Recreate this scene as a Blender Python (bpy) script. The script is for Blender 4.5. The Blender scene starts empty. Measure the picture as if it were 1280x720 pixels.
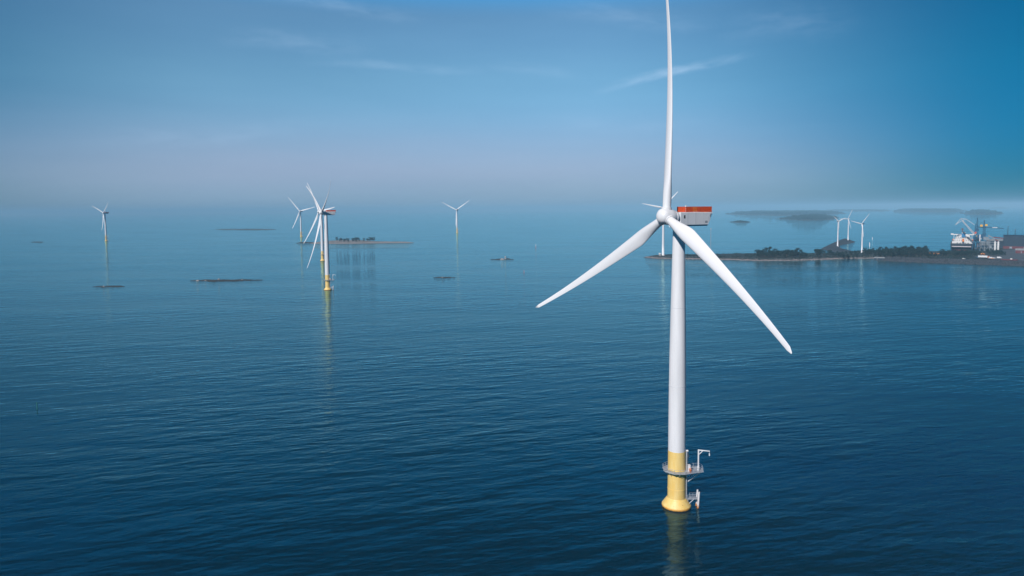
import bpy, math, random
import numpy as np
from mathutils import Vector, Matrix
R_ = math.radians
C = bpy.context.scene.collection
SC = bpy.context.scene

# ------------------------------------------------------------------ camera
F = 853.0; PITCH = R_(4.0); ROLL = R_(0.45); CAMH = 90.0
SHIFT = (-99 + F * math.tan(PITCH)) / 1280
_fwd = np.array([0, math.cos(PITCH), -math.sin(PITCH)])
_up0 = np.array([0, math.sin(PITCH), math.cos(PITCH)])
_r0 = np.array([1.0, 0, 0])
_R = math.cos(ROLL) * _r0 - math.sin(ROLL) * _up0
_U = math.sin(ROLL) * _r0 + math.cos(ROLL) * _up0
cam_d = bpy.data.cameras.new('camera'); cam = bpy.data.objects.new('camera', cam_d); C.objects.link(cam)
cam_d.sensor_width = 36.0; cam_d.lens = 36.0 * F / 1280; cam_d.shift_y = SHIFT
cam_d.clip_start = 1.0; cam_d.clip_end = 200000.0
m = Matrix.Identity(4)
for i in range(3):
    m[i][0] = _R[i]; m[i][1] = _U[i]; m[i][2] = -_fwd[i]
m[2][3] = CAMH
cam.matrix_world = m
SC.camera = cam

# ------------------------------------------------------------------ sun, sky, exposure
SUN_AZ = R_(35)      # to the left of straight behind the camera
SUN_EL = R_(38)
sdir = Vector((-math.sin(SUN_AZ) * math.cos(SUN_EL), -math.cos(SUN_AZ) * math.cos(SUN_EL), math.sin(SUN_EL)))
sl = bpy.data.lights.new('sun', 'SUN'); sl.energy = 3.4; sl.angle = R_(0.5); sl.color = (1.0, 0.97, 0.95)
so = bpy.data.objects.new('sun', sl); C.objects.link(so)
so.rotation_euler = sdir.to_track_quat('Z', 'Y').to_euler(); so.location = (-200, -100, 400)
SC.view_settings.view_transform = 'Standard'; SC.view_settings.look = 'None'
SC.view_settings.exposure = 0.35; SC.view_settings.gamma = 1.0
SC.view_settings.use_curve_mapping = False
try:
    SC.cycles.use_denoising = True
    SC.cycles.max_bounces = 6; SC.cycles.volume_bounces = 0
    SC.cycles.caustics_reflective = False
except Exception:
    pass

class NT:
    """tiny node-tree helper"""
    def __init__(s, tree): s.t = tree; s.n = tree.nodes; s.l = tree.links
    def node(s, typ, **kw):
        n = s.n.new(typ)
        for k, v in kw.items():
            setattr(n, k, v)
        return n
    def put(s, sock, v):
        if isinstance(v, (int, float)): sock.default_value = v
        elif isinstance(v, (tuple, list)): sock.default_value = v
        else: s.l.new(v, sock)
    def math(s, op, a, b=None, c=None, clamp=False):
        n = s.node('ShaderNodeMath', operation=op); n.use_clamp = clamp
        for i, v in enumerate((a, b, c)):
            if v is not None: s.put(n.inputs[i], v)
        return n.outputs[0]
    def smooth(s, v, a, b):
        n = s.node('ShaderNodeMapRange', interpolation_type='SMOOTHSTEP')
        s.put(n.inputs[0], v); n.inputs[1].default_value = a; n.inputs[2].default_value = b
        return n.outputs[0]
    def mix(s, f, a, b, blend='MIX'):
        n = s.node('ShaderNodeMix', data_type='RGBA', blend_type=blend)
        s.put(n.inputs[0], f); s.put(n.inputs[6], a); s.put(n.inputs[7], b)
        return n.outputs[2]
    def noise(s, vec, scale, detail=3.0, rough=0.5, out=0, dist=0.0):
        n = s.node('ShaderNodeTexNoise'); s.put(n.inputs['Vector'], vec)
        n.inputs['Scale'].default_value = scale; n.inputs['Detail'].default_value = detail
        n.inputs['Roughness'].default_value = rough; n.inputs['Distortion'].default_value = dist
        return n.outputs[out]
    def mapping(s, vec, loc=(0, 0, 0), rot=(0, 0, 0), scale=(1, 1, 1)):
        n = s.node('ShaderNodeMapping'); s.put(n.inputs[0], vec)
        n.inputs[1].default_value = loc; n.inputs[2].default_value = rot; n.inputs[3].default_value = scale
        return n.outputs[0]
    def combine(s, x, y, z):
        n = s.node('ShaderNodeCombineXYZ')
        for i, v in enumerate((x, y, z)): s.put(n.inputs[i], v)
        return n.outputs[0]

W = bpy.data.worlds.new('World'); SC.world = W; W.use_nodes = True
w = NT(W.node_tree); w.n.clear()
sky = w.node('ShaderNodeTexSky', sky_type='NISHITA'); sky.sun_disc = False
sky.sun_elevation = SUN_EL; sky.sun_rotation = math.atan2(sdir.x, sdir.y)
sky.altitude = 0; sky.air_density = 1.0; sky.dust_density = 0.6; sky.ozone_density = 2.5
tc = w.node('ShaderNodeTexCoord')
sep = w.node('ShaderNodeSeparateXYZ'); w.l.new(tc.outputs['Generated'], sep.inputs[0])
dx, dy, dz = sep.outputs
# sky colour grade: dark blue-green overhead, paler and greyer towards the horizon
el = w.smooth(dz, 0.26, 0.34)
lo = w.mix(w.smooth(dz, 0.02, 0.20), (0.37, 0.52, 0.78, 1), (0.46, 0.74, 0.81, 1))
tint = w.mix(el, lo, (0.0, 1.12, 1.62, 1))  # added bright teal band above the view, so the sea reflects more blue-green
tint = w.mix(w.smooth(dz, 0.34, 0.50), tint, (0.0, 0.08, 0.17, 1))  # unseen upper sky darkened to keep the near sea's reflections dark
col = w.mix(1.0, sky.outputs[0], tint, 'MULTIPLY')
# thin haze veil near the horizon and wispy cirrus
hz = w.math('MAXIMUM', dz, 0.012)
pl = w.combine(w.math('DIVIDE', dx, hz), w.math('DIVIDE', dy, hz), 0.0)
veil = w.smooth(dz, 0.16, 0.02)
vn = w.noise(w.mapping(pl, rot=(0, 0, R_(25)), scale=(0.10, 0.35, 1)), 1.0, 4, 0.55)
vn2 = w.noise(w.mapping(tc.outputs['Generated'], scale=(2.0, 2.0, 14.0)), 1.0, 3, 0.5)
# the veil is thickest towards the left of the view and thins out to the right
az_ = w.math('ARCTAN2', dx, dy)
glow = w.smooth(w.math('ABSOLUTE', w.math('ADD', az_, 0.15)), 0.80, 0.22)
col = w.mix(1.0, col, w.mix(glow, (0.01, 0.36, 0.49, 1), (1.08, 1.0, 1.0, 1)), 'MULTIPLY')
vf = w.math('MULTIPLY', veil, w.math('ADD', 0.45, w.math('MULTIPLY', vn2, 0.75)), clamp=True)
vf = w.math('MULTIPLY', vf, glow)
VEIL = w.mix(w.smooth(dz, 0.065, 0.004), (2.75, 3.4, 4.8, 1), (1.95, 3.1, 4.5, 1))
col = w.mix(w.math('MULTIPLY', vf, 0.9), col, VEIL)
un = w.noise(w.mapping(tc.outputs['Generated'], rot=(0, R_(6), 0), scale=(3.0, 3.0, 22.0)), 1.0, 5, 0.6)
col = w.mix(1.0, col, w.mix(un, (0.90, 0.93, 0.95, 1), (1.10, 1.07, 1.05, 1)), 'MULTIPLY')
# cirrus: soft streaks
cs = w.noise(w.mapping(pl, loc=(3.1, 0.7, 0), rot=(0, 0, R_(-62)), scale=(0.30, 0.9, 1)), 1.0, 6, 0.6, dist=0.8)
cm = w.noise(w.mapping(pl, loc=(1.3, 4.2, 0)), 0.28, 2, 0.5)
cf = w.math('MULTIPLY', w.smooth(cs, 0.55, 0.9), w.math('MULTIPLY', w.smooth(cm, 0.50, 0.75), 0.5))
cf = w.math('MULTIPLY', cf, w.smooth(dz, 0.05, 0.14))
# one clear wisp high over the near turbine (a band on the sky sphere)
dyp = w.math('MAXIMUM', dy, 0.05)
sx = w.math('DIVIDE', dx, dyp); sy = w.math('DIVIDE', dz, dyp)
def wisp(x0, y0, x1, y1, wid, amp):
    L = math.hypot(x1 - x0, y1 - y0); ux, uy = (x1 - x0) / L, (y1 - y0) / L
    rx = w.math('SUBTRACT', sx, x0); ry = w.math('SUBTRACT', sy, y0)
    s_ = w.math('ADD', w.math('MULTIPLY', rx, ux), w.math('MULTIPLY', ry, uy))
    t_ = w.math('SUBTRACT', w.math('MULTIPLY', ry, ux), w.math('MULTIPLY', rx, uy))
    nn = w.noise(w.mapping(w.combine(s_, t_, 0), scale=(14, 60, 1)), 1.0, 5, 0.6)
    wob = w.math('MULTIPLY', w.math('SUBTRACT', w.noise(w.combine(s_, 0.3, 0), 16, 2), 0.5), wid * 1.6)
    tt = w.math('ABSOLUTE', w.math('ADD', t_, wob))
    band = w.smooth(tt, wid, 0.0)
    ends = w.math('MULTIPLY', w.smooth(s_, -0.02, L * 0.35), w.smooth(s_, L + 0.02, L * 0.6))
    return w.math('MULTIPLY', w.math('MULTIPLY', band, ends), w.math('MULTIPLY', w.smooth(nn, 0.25, 0.75), amp))
for a in ((0.05, 0.285, 0.30, 0.262, 0.022, 0.28), (-0.30, 0.215, -0.02, 0.198, 0.010, 0.35), (0.0, 0.12, 0.35, 0.128, 0.018, 0.16), (-0.62, 0.105, -0.25, 0.118, 0.022, 0.22), (0.125, 0.170, 0.345, 0.222, 0.010, 1.0), (-0.03, 0.208, 0.09, 0.192, 0.012, 0.3),
          (-0.36, 0.31, -0.12, 0.275, 0.016, 0.35), (-0.42, 0.25, -0.20, 0.235, 0.022, 0.3),
          (0.30, 0.25, 0.50, 0.275, 0.035, 0.25)):
    cf = w.math('MAXIMUM', cf, wisp(*a))
col = w.mix(w.math('MULTIPLY', cf, 0.40, clamp=True), col, (4.6, 6.2, 8.2, 1))
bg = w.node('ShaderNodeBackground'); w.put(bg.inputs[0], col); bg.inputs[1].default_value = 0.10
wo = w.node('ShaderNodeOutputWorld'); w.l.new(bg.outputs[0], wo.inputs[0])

# ------------------------------------------------------------------ helpers
HAZE_DENSITY = 1.08e-4
HAZE_COLOR = (0.40, 0.74, 1.0, 1)

def ground(px, py, z=0.0):
    a = (px - 640) / F; b = -(py - 360 - SHIFT * 1280) / F
    d = _fwd + a * _R + b * _U
    p = np.array([0, 0, CAMH]) + d * ((z - CAMH) / d[2])
    return Vector(p)
def mpp(p):
    """metres across one photo pixel at a point"""
    return float((np.array(p) - np.array([0, 0, CAMH])) @ _fwd) / F
def azim(p): return math.atan2(p[0], p[1])

class MB:
    def __init__(s): s.v = []; s.f = []; s.mi = []; s.sm = []
    def add(s, verts, faces, mi=0, smooth=False):
        o = len(s.v); s.v += [tuple(q) for q in verts]
        for f in faces:
            s.f.append(tuple(i + o for i in f)); s.mi.append(mi); s.sm.append(smooth)
        return s
    def box(s, c, d, M=None, mi=0, taper=(1, 1)):
        x, y, z = d[0] / 2, d[1] / 2, d[2] / 2
        vs = []
        for sz in (-1, 1):
            tx, ty = (1, 1) if sz < 0 else taper
            for sx_, sy_ in ((-1, -1), (1, -1), (1, 1), (-1, 1)):
                p = Vector((sx_ * x * tx, sy_ * y * ty, sz * z))
                if M is not None: p = M @ p
                vs.append(p + Vector(c))
        return s.add(vs, [(3, 2, 1, 0), (4, 5, 6, 7), (0, 1, 5, 4), (1, 2, 6, 5), (2, 3, 7, 6), (3, 0, 4, 7)], mi)
    def tube(s, pts, rad, n=8, mi=0, cap=True, smooth=True):
        pts = [Vector(p) for p in pts]
        if not hasattr(rad, '__len__'): rad = [rad] * len(pts)
        vs = []; fs = []
        for i, p in enumerate(pts):
            t = (pts[min(i + 1, len(pts) - 1)] - pts[max(i - 1, 0)]).normalized()
            a = Vector((0, 0, 1)) if abs(t.z) < 0.9 else Vector((1, 0, 0))
            u = t.cross(a).normalized(); v2 = u.cross(t)
            for k in range(n):
                an = 2 * math.pi * k / n
                vs.append(p + (u * math.cos(an) + v2 * math.sin(an)) * rad[i])
        for i in range(len(pts) - 1):
            for k in range(n):
                fs.append((i * n + k, i * n + (k + 1) % n, (i + 1) * n + (k + 1) % n, (i + 1) * n + k))
        s.add(vs, fs, mi, smooth)
        if cap:
            s.add(vs[:n], [tuple(reversed(range(n)))], mi); s.add(vs[-n:], [tuple(range(n))], mi)
        return s
    def lathe(s, prof, n=48, c=(0, 0, 0), mi=0, smooth=True, closed=True):
        vs = []; fs = []
        for r, z in prof:
            for k in range(n):
                an = 2 * math.pi * k / n
                vs.append((c[0] + r * math.cos(an), c[1] + r * math.sin(an), c[2] + z))
        for i in range(len(prof) - 1):
            for k in range(n):
                fs.append((i * n + k, i * n + (k + 1) % n, (i + 1) * n + (k + 1) % n, (i + 1) * n + k))
        s.add(vs, fs, mi, smooth)
        if closed:      # caps on vertices of their own, so they do not bend the side normals
            s.add(vs[:n], [tuple(reversed(range(n)))], mi); s.add(vs[-n:], [tuple(range(n))], mi)
        return s
    def prism(s, poly, z0, z1, mi=0):
        n = len(poly)
        vs = [(x, y, z0) for x, y in poly] + [(x, y, z1) for x, y in poly]
        fs = [tuple(reversed(range(n))), tuple(range(n, 2 * n))] + [(i, (i + 1) % n, n + (i + 1) % n, n + i) for i in range(n)]
        return s.add(vs, fs, mi)
    def build(s, name, mats, parent=None, loc=None):
        me = bpy.data.meshes.new(name); me.from_pydata(s.v, [], s.f)
        if not isinstance(mats, (list, tuple)): mats = [mats]
        for q in mats: me.materials.append(q)
        me.polygons.foreach_set('material_index', s.mi); me.polygons.foreach_set('use_smooth', s.sm)
        me.update()
        o = bpy.data.objects.new(name, me); C.objects.link(o)
        if parent is not None: o.parent = parent
        if loc is not None: o.location = loc
        return o

def tag(o, label=None, cat=None, group=None, kind=None):
    if label: o['label'] = label
    if cat: o['category'] = cat
    if group: o['group'] = group
    if kind: o['kind'] = kind
    return o
def empty(name, loc=(0, 0, 0), rz=0.0):
    o = bpy.data.objects.new(name, None); C.objects.link(o); o.empty_display_size = 1.0
    o.location = loc; o.rotation_euler = (0, 0, rz); return o
def copy_tree(o, parent=None):
    c = o.copy(); C.objects.link(c)
    if parent is not None: c.parent = parent
    for ch in list(o.children): copy_tree(ch, c)
    return c

# ------------------------------------------------------------------ materials
def mat(name, base, rough=0.5, var=0.12, scale=0.5, metallic=0.0, bump=0.0, dark=None, stretch=(1, 1, 1), spec=0.5):
    """plain surface with procedural wear: noise between the base colour and a duller one"""
    M = bpy.data.materials.new(name); M.use_nodes = True
    t = NT(M.node_tree); b = t.n['Principled BSDF']
    g = t.node('ShaderNodeTexCoord')
    v = t.mapping(g.outputs['Object'], scale=stretch)
    n1 = t.noise(v, scale, 5, 0.6)
    dk = dark or tuple(c * (1 - 2 * var) for c in base)
    colr = t.mix(t.smooth(n1, 0.35, 0.75), (*base, 1), (*dk, 1))
    t.put(b.inputs['Base Color'], colr)
    t.put(b.inputs['Roughness'], t.math('ADD', rough - 0.06, t.math('MULTIPLY', n1, 0.12)))
    b.inputs['Metallic'].default_value = metallic
    b.inputs['Specular IOR Level'].default_value = spec
    if bump:
        bn = t.node('ShaderNodeBump'); bn.inputs['Strength'].default_value = 1.0; bn.inputs['Distance'].default_value = bump
        t.put(bn.inputs['Height'], t.noise(g.outputs['Object'], scale * 4, 4)); t.l.new(bn.outputs[0], b.inputs['Normal'])
    return M

M_white = mat('white_paint', (0.80, 0.79, 0.80), 0.42, 0.055, 0.5, stretch=(1, 1, 0.10))
M_blade = mat('blade_gelcoat', (0.82, 0.81, 0.82), 0.38, 0.03, 0.2, stretch=(1, 1, 0.1))
M_nacelle = mat('nacelle_shell', (0.66, 0.67, 0.69), 0.45, 0.05, 0.4)
M_steel = mat('galvanised_steel', (0.52, 0.54, 0.58), 0.5, 0.12, 1.2, metallic=0.35)
M_grey = mat('grey_paint', (0.30, 0.32, 0.35), 0.55, 0.12, 0.8)
M_red = mat('red_panel', (0.72, 0.085, 0.014), 0.5, 0.15, 1.5)
M_orange = mat('orange_panel', (0.85, 0.22, 0.03), 0.5, 0.1, 1.5)
M_dark = mat('dark_gap', (0.03, 0.035, 0.04), 0.7, 0.1, 1.0)

def yellow_paint():
    M = bpy.data.materials.new('yellow_foundation_paint'); M.use_nodes = True
    t = NT(M.node_tree); b = t.n['Principled BSDF']; g = t.node('ShaderNodeTexCoord')
    s = t.node('ShaderNodeSeparateXYZ'); t.l.new(g.outputs['Object'], s.inputs[0])
    pale = (0.88, 0.65, 0.25, 1); mid = (0.85, 0.56, 0.15, 1)
    n1 = t.noise(t.mapping(g.outputs['Object'], scale=(1, 1, 0.22)), 0.7, 5, 0.6)
    c = t.mix(t.smooth(n1, 0.3, 0.7), pale, mid)
    # weld bands: each can of the pile slightly different
    wv = t.math('FRACT', t.math('DIVIDE', s.outputs[2], 3.1))
    seam = t.smooth(t.math('ABSOLUTE', t.math('SUBTRACT', wv, 0.5)), 0.475, 0.5)
    c = t.mix(t.math('MULTIPLY', seam, 0.35), c, (0.60, 0.40, 0.12, 1))
    # weathered waterline: orange-brown stain near the sea
    wl = t.smooth(t.math('ADD', s.outputs[2], t.math('MULTIPLY', t.noise(g.outputs['Object'], 1.6, 4), 0.5)), 1.25, 0.55)
    c = t.mix(t.math('MULTIPLY', wl, 0.9), c, (0.72, 0.30, 0.035, 1))
    dk = t.smooth(t.math('ADD', s.outputs[2], t.math('MULTIPLY', t.noise(g.outputs['Object'], 2.2, 4), 0.35)), 0.52, 0.30)
    c = t.mix(dk, c, (0.07, 0.055, 0.03, 1))
    # rust spots
    vo = t.node('ShaderNodeTexVoronoi'); vo.inputs['Scale'].default_value = 0.75; t.l.new(g.outputs['Object'], vo.inputs['Vector'])
    sp = t.math('MULTIPLY', t.smooth(vo.outputs['Distance'], 0.13, 0.06), t.smooth(s.outputs[2], 3.2, 1.8))
    c = t.mix(t.math('MULTIPLY', sp, 0.8), c, (0.30, 0.13, 0.04, 1))
    t.put(b.inputs['Base Color'], c); b.inputs['Roughness'].default_value = 0.5
    return M
M_yellow = yellow_paint()

def fender_paint():
    M = bpy.data.materials.new('fender_paint'); M.use_nodes = True
    t = NT(M.node_tree); b = t.n['Principled BSDF']; g = t.node('ShaderNodeTexCoord')
    s = t.node('ShaderNodeSeparateXYZ'); t.l.new(g.outputs['Object'], s.inputs[0])
    n1 = t.noise(g.outputs['Object'], 1.3, 5, 0.6)
    f = t.smooth(t.math('ADD', s.outputs[2], t.math('MULTIPLY', n1, 1.4)), 1.9, 0.9)
    c = t.mix(f, (0.72, 0.70, 0.70, 1), (0.55, 0.20, 0.03, 1))
    t.put(b.inputs['Base Color'], c); b.inputs['Roughness'].default_value = 0.55
    return M
M_fender = fender_paint()

# ------------------------------------------------------------------ sea
def sea_material():
    M = bpy.data.materials.new('sea_water'); M.use_nodes = True
    t = NT(M.node_tree); b = t.n['Principled BSDF']
    g = t.node('ShaderNodeNewGeometry'); P = g.outputs['Position']
    def layer(rot, wl, stretch, detail, rough, seed, dist=0.0):
        # crests run along the rotated X axis; wl = crest spacing in metres
        v = t.mapping(P, loc=(seed, seed * 0.7, 0), rot=(0, 0, 0), scale=(1, 1, 1))
        r = t.node('ShaderNodeVectorRotate', rotation_type='Z_AXIS'); t.put(r.inputs['Vector'], v); r.inputs['Angle'].default_value = -rot
        v = t.mapping(r.outputs[0], scale=(1 / (wl * stretch), 1 / wl, 1))
        return t.noise(v, 1.0, detail, rough, dist=dist)
    patch = t.noise(t.mapping(P, rot=(0, 0, R_(20)), scale=(0.004, 0.010, 1)), 1.0, 3, 0.5)
    amp = t.math('ADD', 0.65, t.math('MULTIPLY', t.smooth(patch, 0.3, 0.7), 1.2))
    h = t.math('MULTIPLY', layer(R_(19), 9.5, 3.2, 2, 0.5, 11.0), 0.46)
    h = t.math('ADD', h, t.math('MULTIPLY', layer(R_(9), 4.3, 2.8, 2, 0.5, 57.0), 0.28))
    h = t.math('ADD', h, t.math('MULTIPLY', layer(R_(24), 1.9, 2.6, 3, 0.55, 131.0), 0.11))
    h = t.math('ADD', h, t.math('MULTIPLY', layer(R_(-8), 0.8, 2.4, 3, 0.55, 211.0), 0.028))
    h = t.math('MULTIPLY', h, amp)
    bn = t.node('ShaderNodeBump'); bn.inputs['Strength'].default_value = 1.0; bn.inputs['Distance'].default_value = 1.0
    t.put(bn.inputs['Height'], h); t.l.new(bn.outputs[0], b.inputs['Normal'])
    body = t.mix(t.smooth(patch, 0.25, 0.75), (0.0, 0.015, 0.031, 1), (0.0, 0.021, 0.041, 1))
    t.put(b.inputs['Base Color'], body)
    b.subsurface_method = 'RANDOM_WALK'
    b.inputs['Subsurface Weight'].default_value = 1.0        # light that enters the sea comes up again metres away
    b.inputs['Subsurface Radius'].default_value = (400.0, 1000.0, 1200.0); b.inputs['Subsurface Scale'].default_value = 1.0
    b.inputs['Specular IOR Level'].default_value = 0.0
    gl = t.node('ShaderNodeBsdfGlossy'); gl.inputs['Color'].default_value = (0.60, 0.97, 1.0, 1); gl.inputs['Roughness'].default_value = 0.025
    fr = t.node('ShaderNodeFresnel'); fr.inputs['IOR'].default_value = 1.34
    for q in (gl, fr): t.l.new(bn.outputs[0], q.inputs['Normal'])
    mx = t.node('ShaderNodeMixShader'); t.l.new(fr.outputs[0], mx.inputs[0]); t.l.new(b.outputs[0], mx.inputs[1]); t.l.new(gl.outputs[0], mx.inputs[2])
    t.l.new(mx.outputs[0], t.n['Material Output'].inputs['Surface'])
    return M
M_sea = sea_material()
sea = MB()
radii = [0, 60, 120, 200, 320, 500, 800, 1300, 2200, 4000, 7000, 12000, 20000, 40000]
NS = 72
vs = [(0, 0, 0)]; fs = []
for r in radii[1:]:
    vs += [(r * math.cos(2 * math.pi * k / NS), r * math.sin(2 * math.pi * k / NS), 0) for k in range(NS)]
for k in range(NS): fs.append((0, 1 + k, 1 + (k + 1) % NS))
for i in range(len(radii) - 2):
    o = 1 + i * NS
    for k in range(NS): fs.append((o + k, o + NS + k, o + NS + (k + 1) % NS, o + (k + 1) % NS))
sea.add(vs, fs)
tag(sea.build('sea', M_sea), kind='structure')

# ------------------------------------------------------------------ land
def land_material(name, shore, inland, rock, h0=1.0, h1=3.0, scale=0.08):
    M = bpy.data.materials.new(name); M.use_nodes = True
    t = NT(M.node_tree); b = t.n['Principled BSDF']; g = t.node('ShaderNodeNewGeometry'); P = g.outputs['Position']
    s = t.node('ShaderNodeSeparateXYZ'); t.l.new(P, s.inputs[0])
    n1 = t.noise(P, scale, 5, 0.6); n2 = t.noise(P, scale * 4, 4, 0.6)
    c = t.mix(t.smooth(n2, 0.38, 0.66), (*shore, 1), (*rock, 1))
    f = t.smooth(t.math('ADD', s.outputs[2], t.math('MULTIPLY', t.math('SUBTRACT', n1, 0.5), 3.0)), h0, h1)
    gi = t.mix(n2, (*inland, 1), tuple(q * 0.55 for q in inland) + (1,))
    c = t.mix(f, c, gi)
    wet = t.smooth(s.outputs[2], 0.55, 0.2)          # wet, weed-grown rock at the waterline
    c = t.mix(t.math('MULTIPLY', wet, 0.8), c, (0.035, 0.035, 0.03, 1))
    t.put(b.inputs['Base Color'], c); b.inputs['Roughness'].default_value = 0.85
    bn = t.node('ShaderNodeBump'); bn.inputs['Distance'].default_value = 0.6
    t.put(bn.inputs['Height'], n2); t.l.new(bn.outputs[0], b.inputs['Normal'])
    return M
M_land = land_material('spit_ground', (0.31, 0.26, 0.26), (0.020, 0.036, 0.034), (0.14, 0.12, 0.115), 1.1, 1.9)
M_quay = land_material('rock_fill', (0.055, 0.064, 0.078), (0.030, 0.040, 0.050), (0.014, 0.019, 0.027), 2.2, 3.6, 0.2)
M_sand = land_material('sand_bar', (0.26, 0.24, 0.235), (0.045, 0.06, 0.05), (0.28, 0.24, 0.22), 2.2, 3.6)
M_reef = land_material('reef_rock', (0.05, 0.05, 0.05), (0.06, 0.06, 0.055), (0.02, 0.022, 0.024), 1.4, 3.0, 0.15)
M_hill = land_material('island_ground', (0.10, 0.095, 0.085), (0.014, 0.03, 0.024), (0.05, 0.05, 0.045), 1.2, 3.0, 0.02)

_rng = np.random.default_rng(7)
def vnoise(x, y, seed=0):
    """cheap value noise"""
    xi = np.floor(x).astype(np.int64); yi = np.floor(y).astype(np.int64); xf = x - xi; yf = y - yi
    def hsh(a, b):
        q = (a * 374761393 + b * 668265263 + seed * 144665) & 0xffffffff
        q = ((q ^ (q >> 13)) * 1274126177) & 0xffffffff
        return ((q ^ (q >> 16)) & 0xffff) / 65535.0
    u = xf * xf * (3 - 2 * xf); v = yf * yf * (3 - 2 * yf)
    return (hsh(xi, yi) * (1 - u) + hsh(xi + 1, yi) * u) * (1 - v) + (hsh(xi, yi + 1) * (1 - u) + hsh(xi + 1, yi + 1) * u) * v
def fbm(x, y, seed=0, o=4):
    r = 0; a = 0.5
    for i in range(o):
        r = r + a * vnoise(x * 2 ** i, y * 2 ** i, seed + i); a *= 0.5
    return r
def sdf(P, poly):
    """signed distance (inside positive) of points to a polygon"""
    poly = np.array(poly); n = len(poly); d = np.full(len(P), 1e18); ins = np.zeros(len(P), bool)
    for i in range(n):
        a = poly[i]; b = poly[(i + 1) % n]; e = b - a; q = P - a
        t = np.clip((q @ e) / (e @ e), 0, 1)
        d = np.minimum(d, ((q - t[:, None] * e) ** 2).sum(1))
        cond = ((a[1] > P[:, 1]) != (b[1] > P[:, 1]))
        xs = a[0] + (P[:, 1] - a[1]) * e[0] / (e[1] if abs(e[1]) > 1e-9 else 1e-9)
        ins ^= cond & (P[:, 0] < xs)
    return np.where(ins, 1, -1) * np.sqrt(d)
TERR = {}
def terrain(name, material, pxpoly, sp, hmax, slope, rough, nscale, seed=0, edge=None):
    poly = np.array([ground(*p)[:2] for p in pxpoly])
    c = poly.mean(0); az = azim(c); ca, sa = math.cos(az), math.sin(az)
    L = np.stack([(poly - c) @ [ca, -sa], (poly - c) @ [sa, ca]], 1)
    lo = L.min(0) - 3 * sp; hi = L.max(0) + 3 * sp
    gx = np.arange(lo[0], hi[0] + sp, sp); gy = np.arange(lo[1], hi[1] + sp, sp)
    X, Y = np.meshgrid(gx, gy); G = np.stack([X.ravel(), Y.ravel()], 1)
    d = sdf(G, L) + (fbm(G[:, 0] / nscale, G[:, 1] / nscale, seed) - 0.47) * (edge if edge is not None else nscale * 0.8)
    h = np.minimum(np.maximum(d, -8) * slope, hmax) + np.where(d > -sp, (fbm(G[:, 0] / (sp * 2.2), G[:, 1] / (sp * 2.2), seed + 9) - 0.47) * rough, 0)
    h = np.maximum(np.where(d < -sp, np.minimum(h, -0.3), h), -0.9)
    keep = (d > -2.2 * sp).reshape(X.shape)
    idx = -np.ones(X.size, int); used = np.zeros(X.size, bool); quads = []
    nx = X.shape[1]
    kk = keep[:-1, :-1] & keep[1:, :-1] & keep[:-1, 1:] & keep[1:, 1:]
    for r, q in zip(*np.nonzero(kk)):
        quads.append((r * nx + q, r * nx + q + 1, (r + 1) * nx + q + 1, (r + 1) * nx + q))
    for q in quads:
        for i in q: used[i] = True
    ids = np.nonzero(used)[0]; idx[ids] = np.arange(len(ids))
    wx = c[0] + G[:, 0] * ca + G[:, 1] * sa; wy = c[1] - G[:, 0] * sa + G[:, 1] * ca
    b = MB(); b.add([(wx[i], wy[i], h[i]) for i in ids], [tuple(idx[i] for i in q) for q in quads], 0, True)
    TERR[name] = (c, ca, sa, lo, sp, X.shape, h)
    return b.build(name.split('.')[0], material)
def height(key, x, y):
    c, ca, sa, lo, sp, shp, h = TERR[key]
    u = (x - c[0]) * ca - (y - c[1]) * sa; v = (x - c[0]) * sa + (y - c[1]) * ca
    i = int(round((v - lo[1]) / sp)); j = int(round((u - lo[0]) / sp))
    i = min(max(i, 0), shp[0] - 1); j = min(max(j, 0), shp[1] - 1)
    return float(h[i * shp[1] + j])

spit = [(803, 321.6), (822, 323.4), (850, 324.0), (880, 324.3), (920, 325.2), (950, 326.2), (1000, 325.8), (1035, 324.6), (1060, 323.4),
        (1090, 323.2), (1104, 324.8), (1140, 326.6), (1200, 328.8), (1280, 331.2), (1420, 336),
        (1430, 300), (1300, 300.5), (1262, 300.5), (1238, 301.5), (1226, 303), (1221, 305), (1218, 312.5), (1195, 315.0),
        (1150, 315.5), (1100, 315.0), (1078, 314.6), (1066, 315.2), (1050, 316.5), (1030, 317.6), (1000, 318.2), (960, 318.0), (930, 318.2), (890, 319.0), (850, 319.2), (820, 319.6)]
tag(terrain('spit', M_land, spit, 3.5, 3.0, 0.28, 1.6, 22, 3, 9), kind='structure')
brk = [(1026.5, 311.2), (1032, 308), (1042, 303.5), (1050, 300), (1055.5, 298.6), (1062, 299.8), (1069, 302.4), (1064, 304.2), (1057, 305.2), (1050, 306.8),
       (1049, 308.8), (1054, 311.5), (1064, 314.2), (1071, 315.6), (1060, 317.4), (1048, 316.0), (1036, 313.8)]
tag(terrain('breakwater', M_quay, brk, 2.6, 3.4, 0.4, 2.2, 10, 5, 2.5), kind='structure')
tag(terrain('rocky_shore', M_quay, [(1092, 322.0), (1104, 325.2), (1140, 327.4), (1200, 329.6), (1280, 332), (1420, 337), (1420, 333), (1280, 327.8), (1200, 325.6), (1140, 323.8), (1104, 321.6)],
            2.4, 3.4, 0.5, 3.2, 7, 21, 7), kind='structure')
islet = [(386, 304.6), (405, 305.0), (430, 304.9), (462, 304.4), (500, 303.9), (521, 303.6), (512, 302.8), (478, 302.4), (455, 300.9), (430, 300.6), (406, 302.0), (392, 303.2)]
tag(terrain('islet', M_sand, islet, 5, 2.6, 0.16, 1.0, 30, 8, 14), kind='structure')
tag(terrain('low_rocks', M_reef, [(371, 303.9), (396, 303.8), (396, 303.0), (375, 303.1)], 5, 1.7, 0.2, 2.2, 20, 12, 16), kind='structure')

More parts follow.
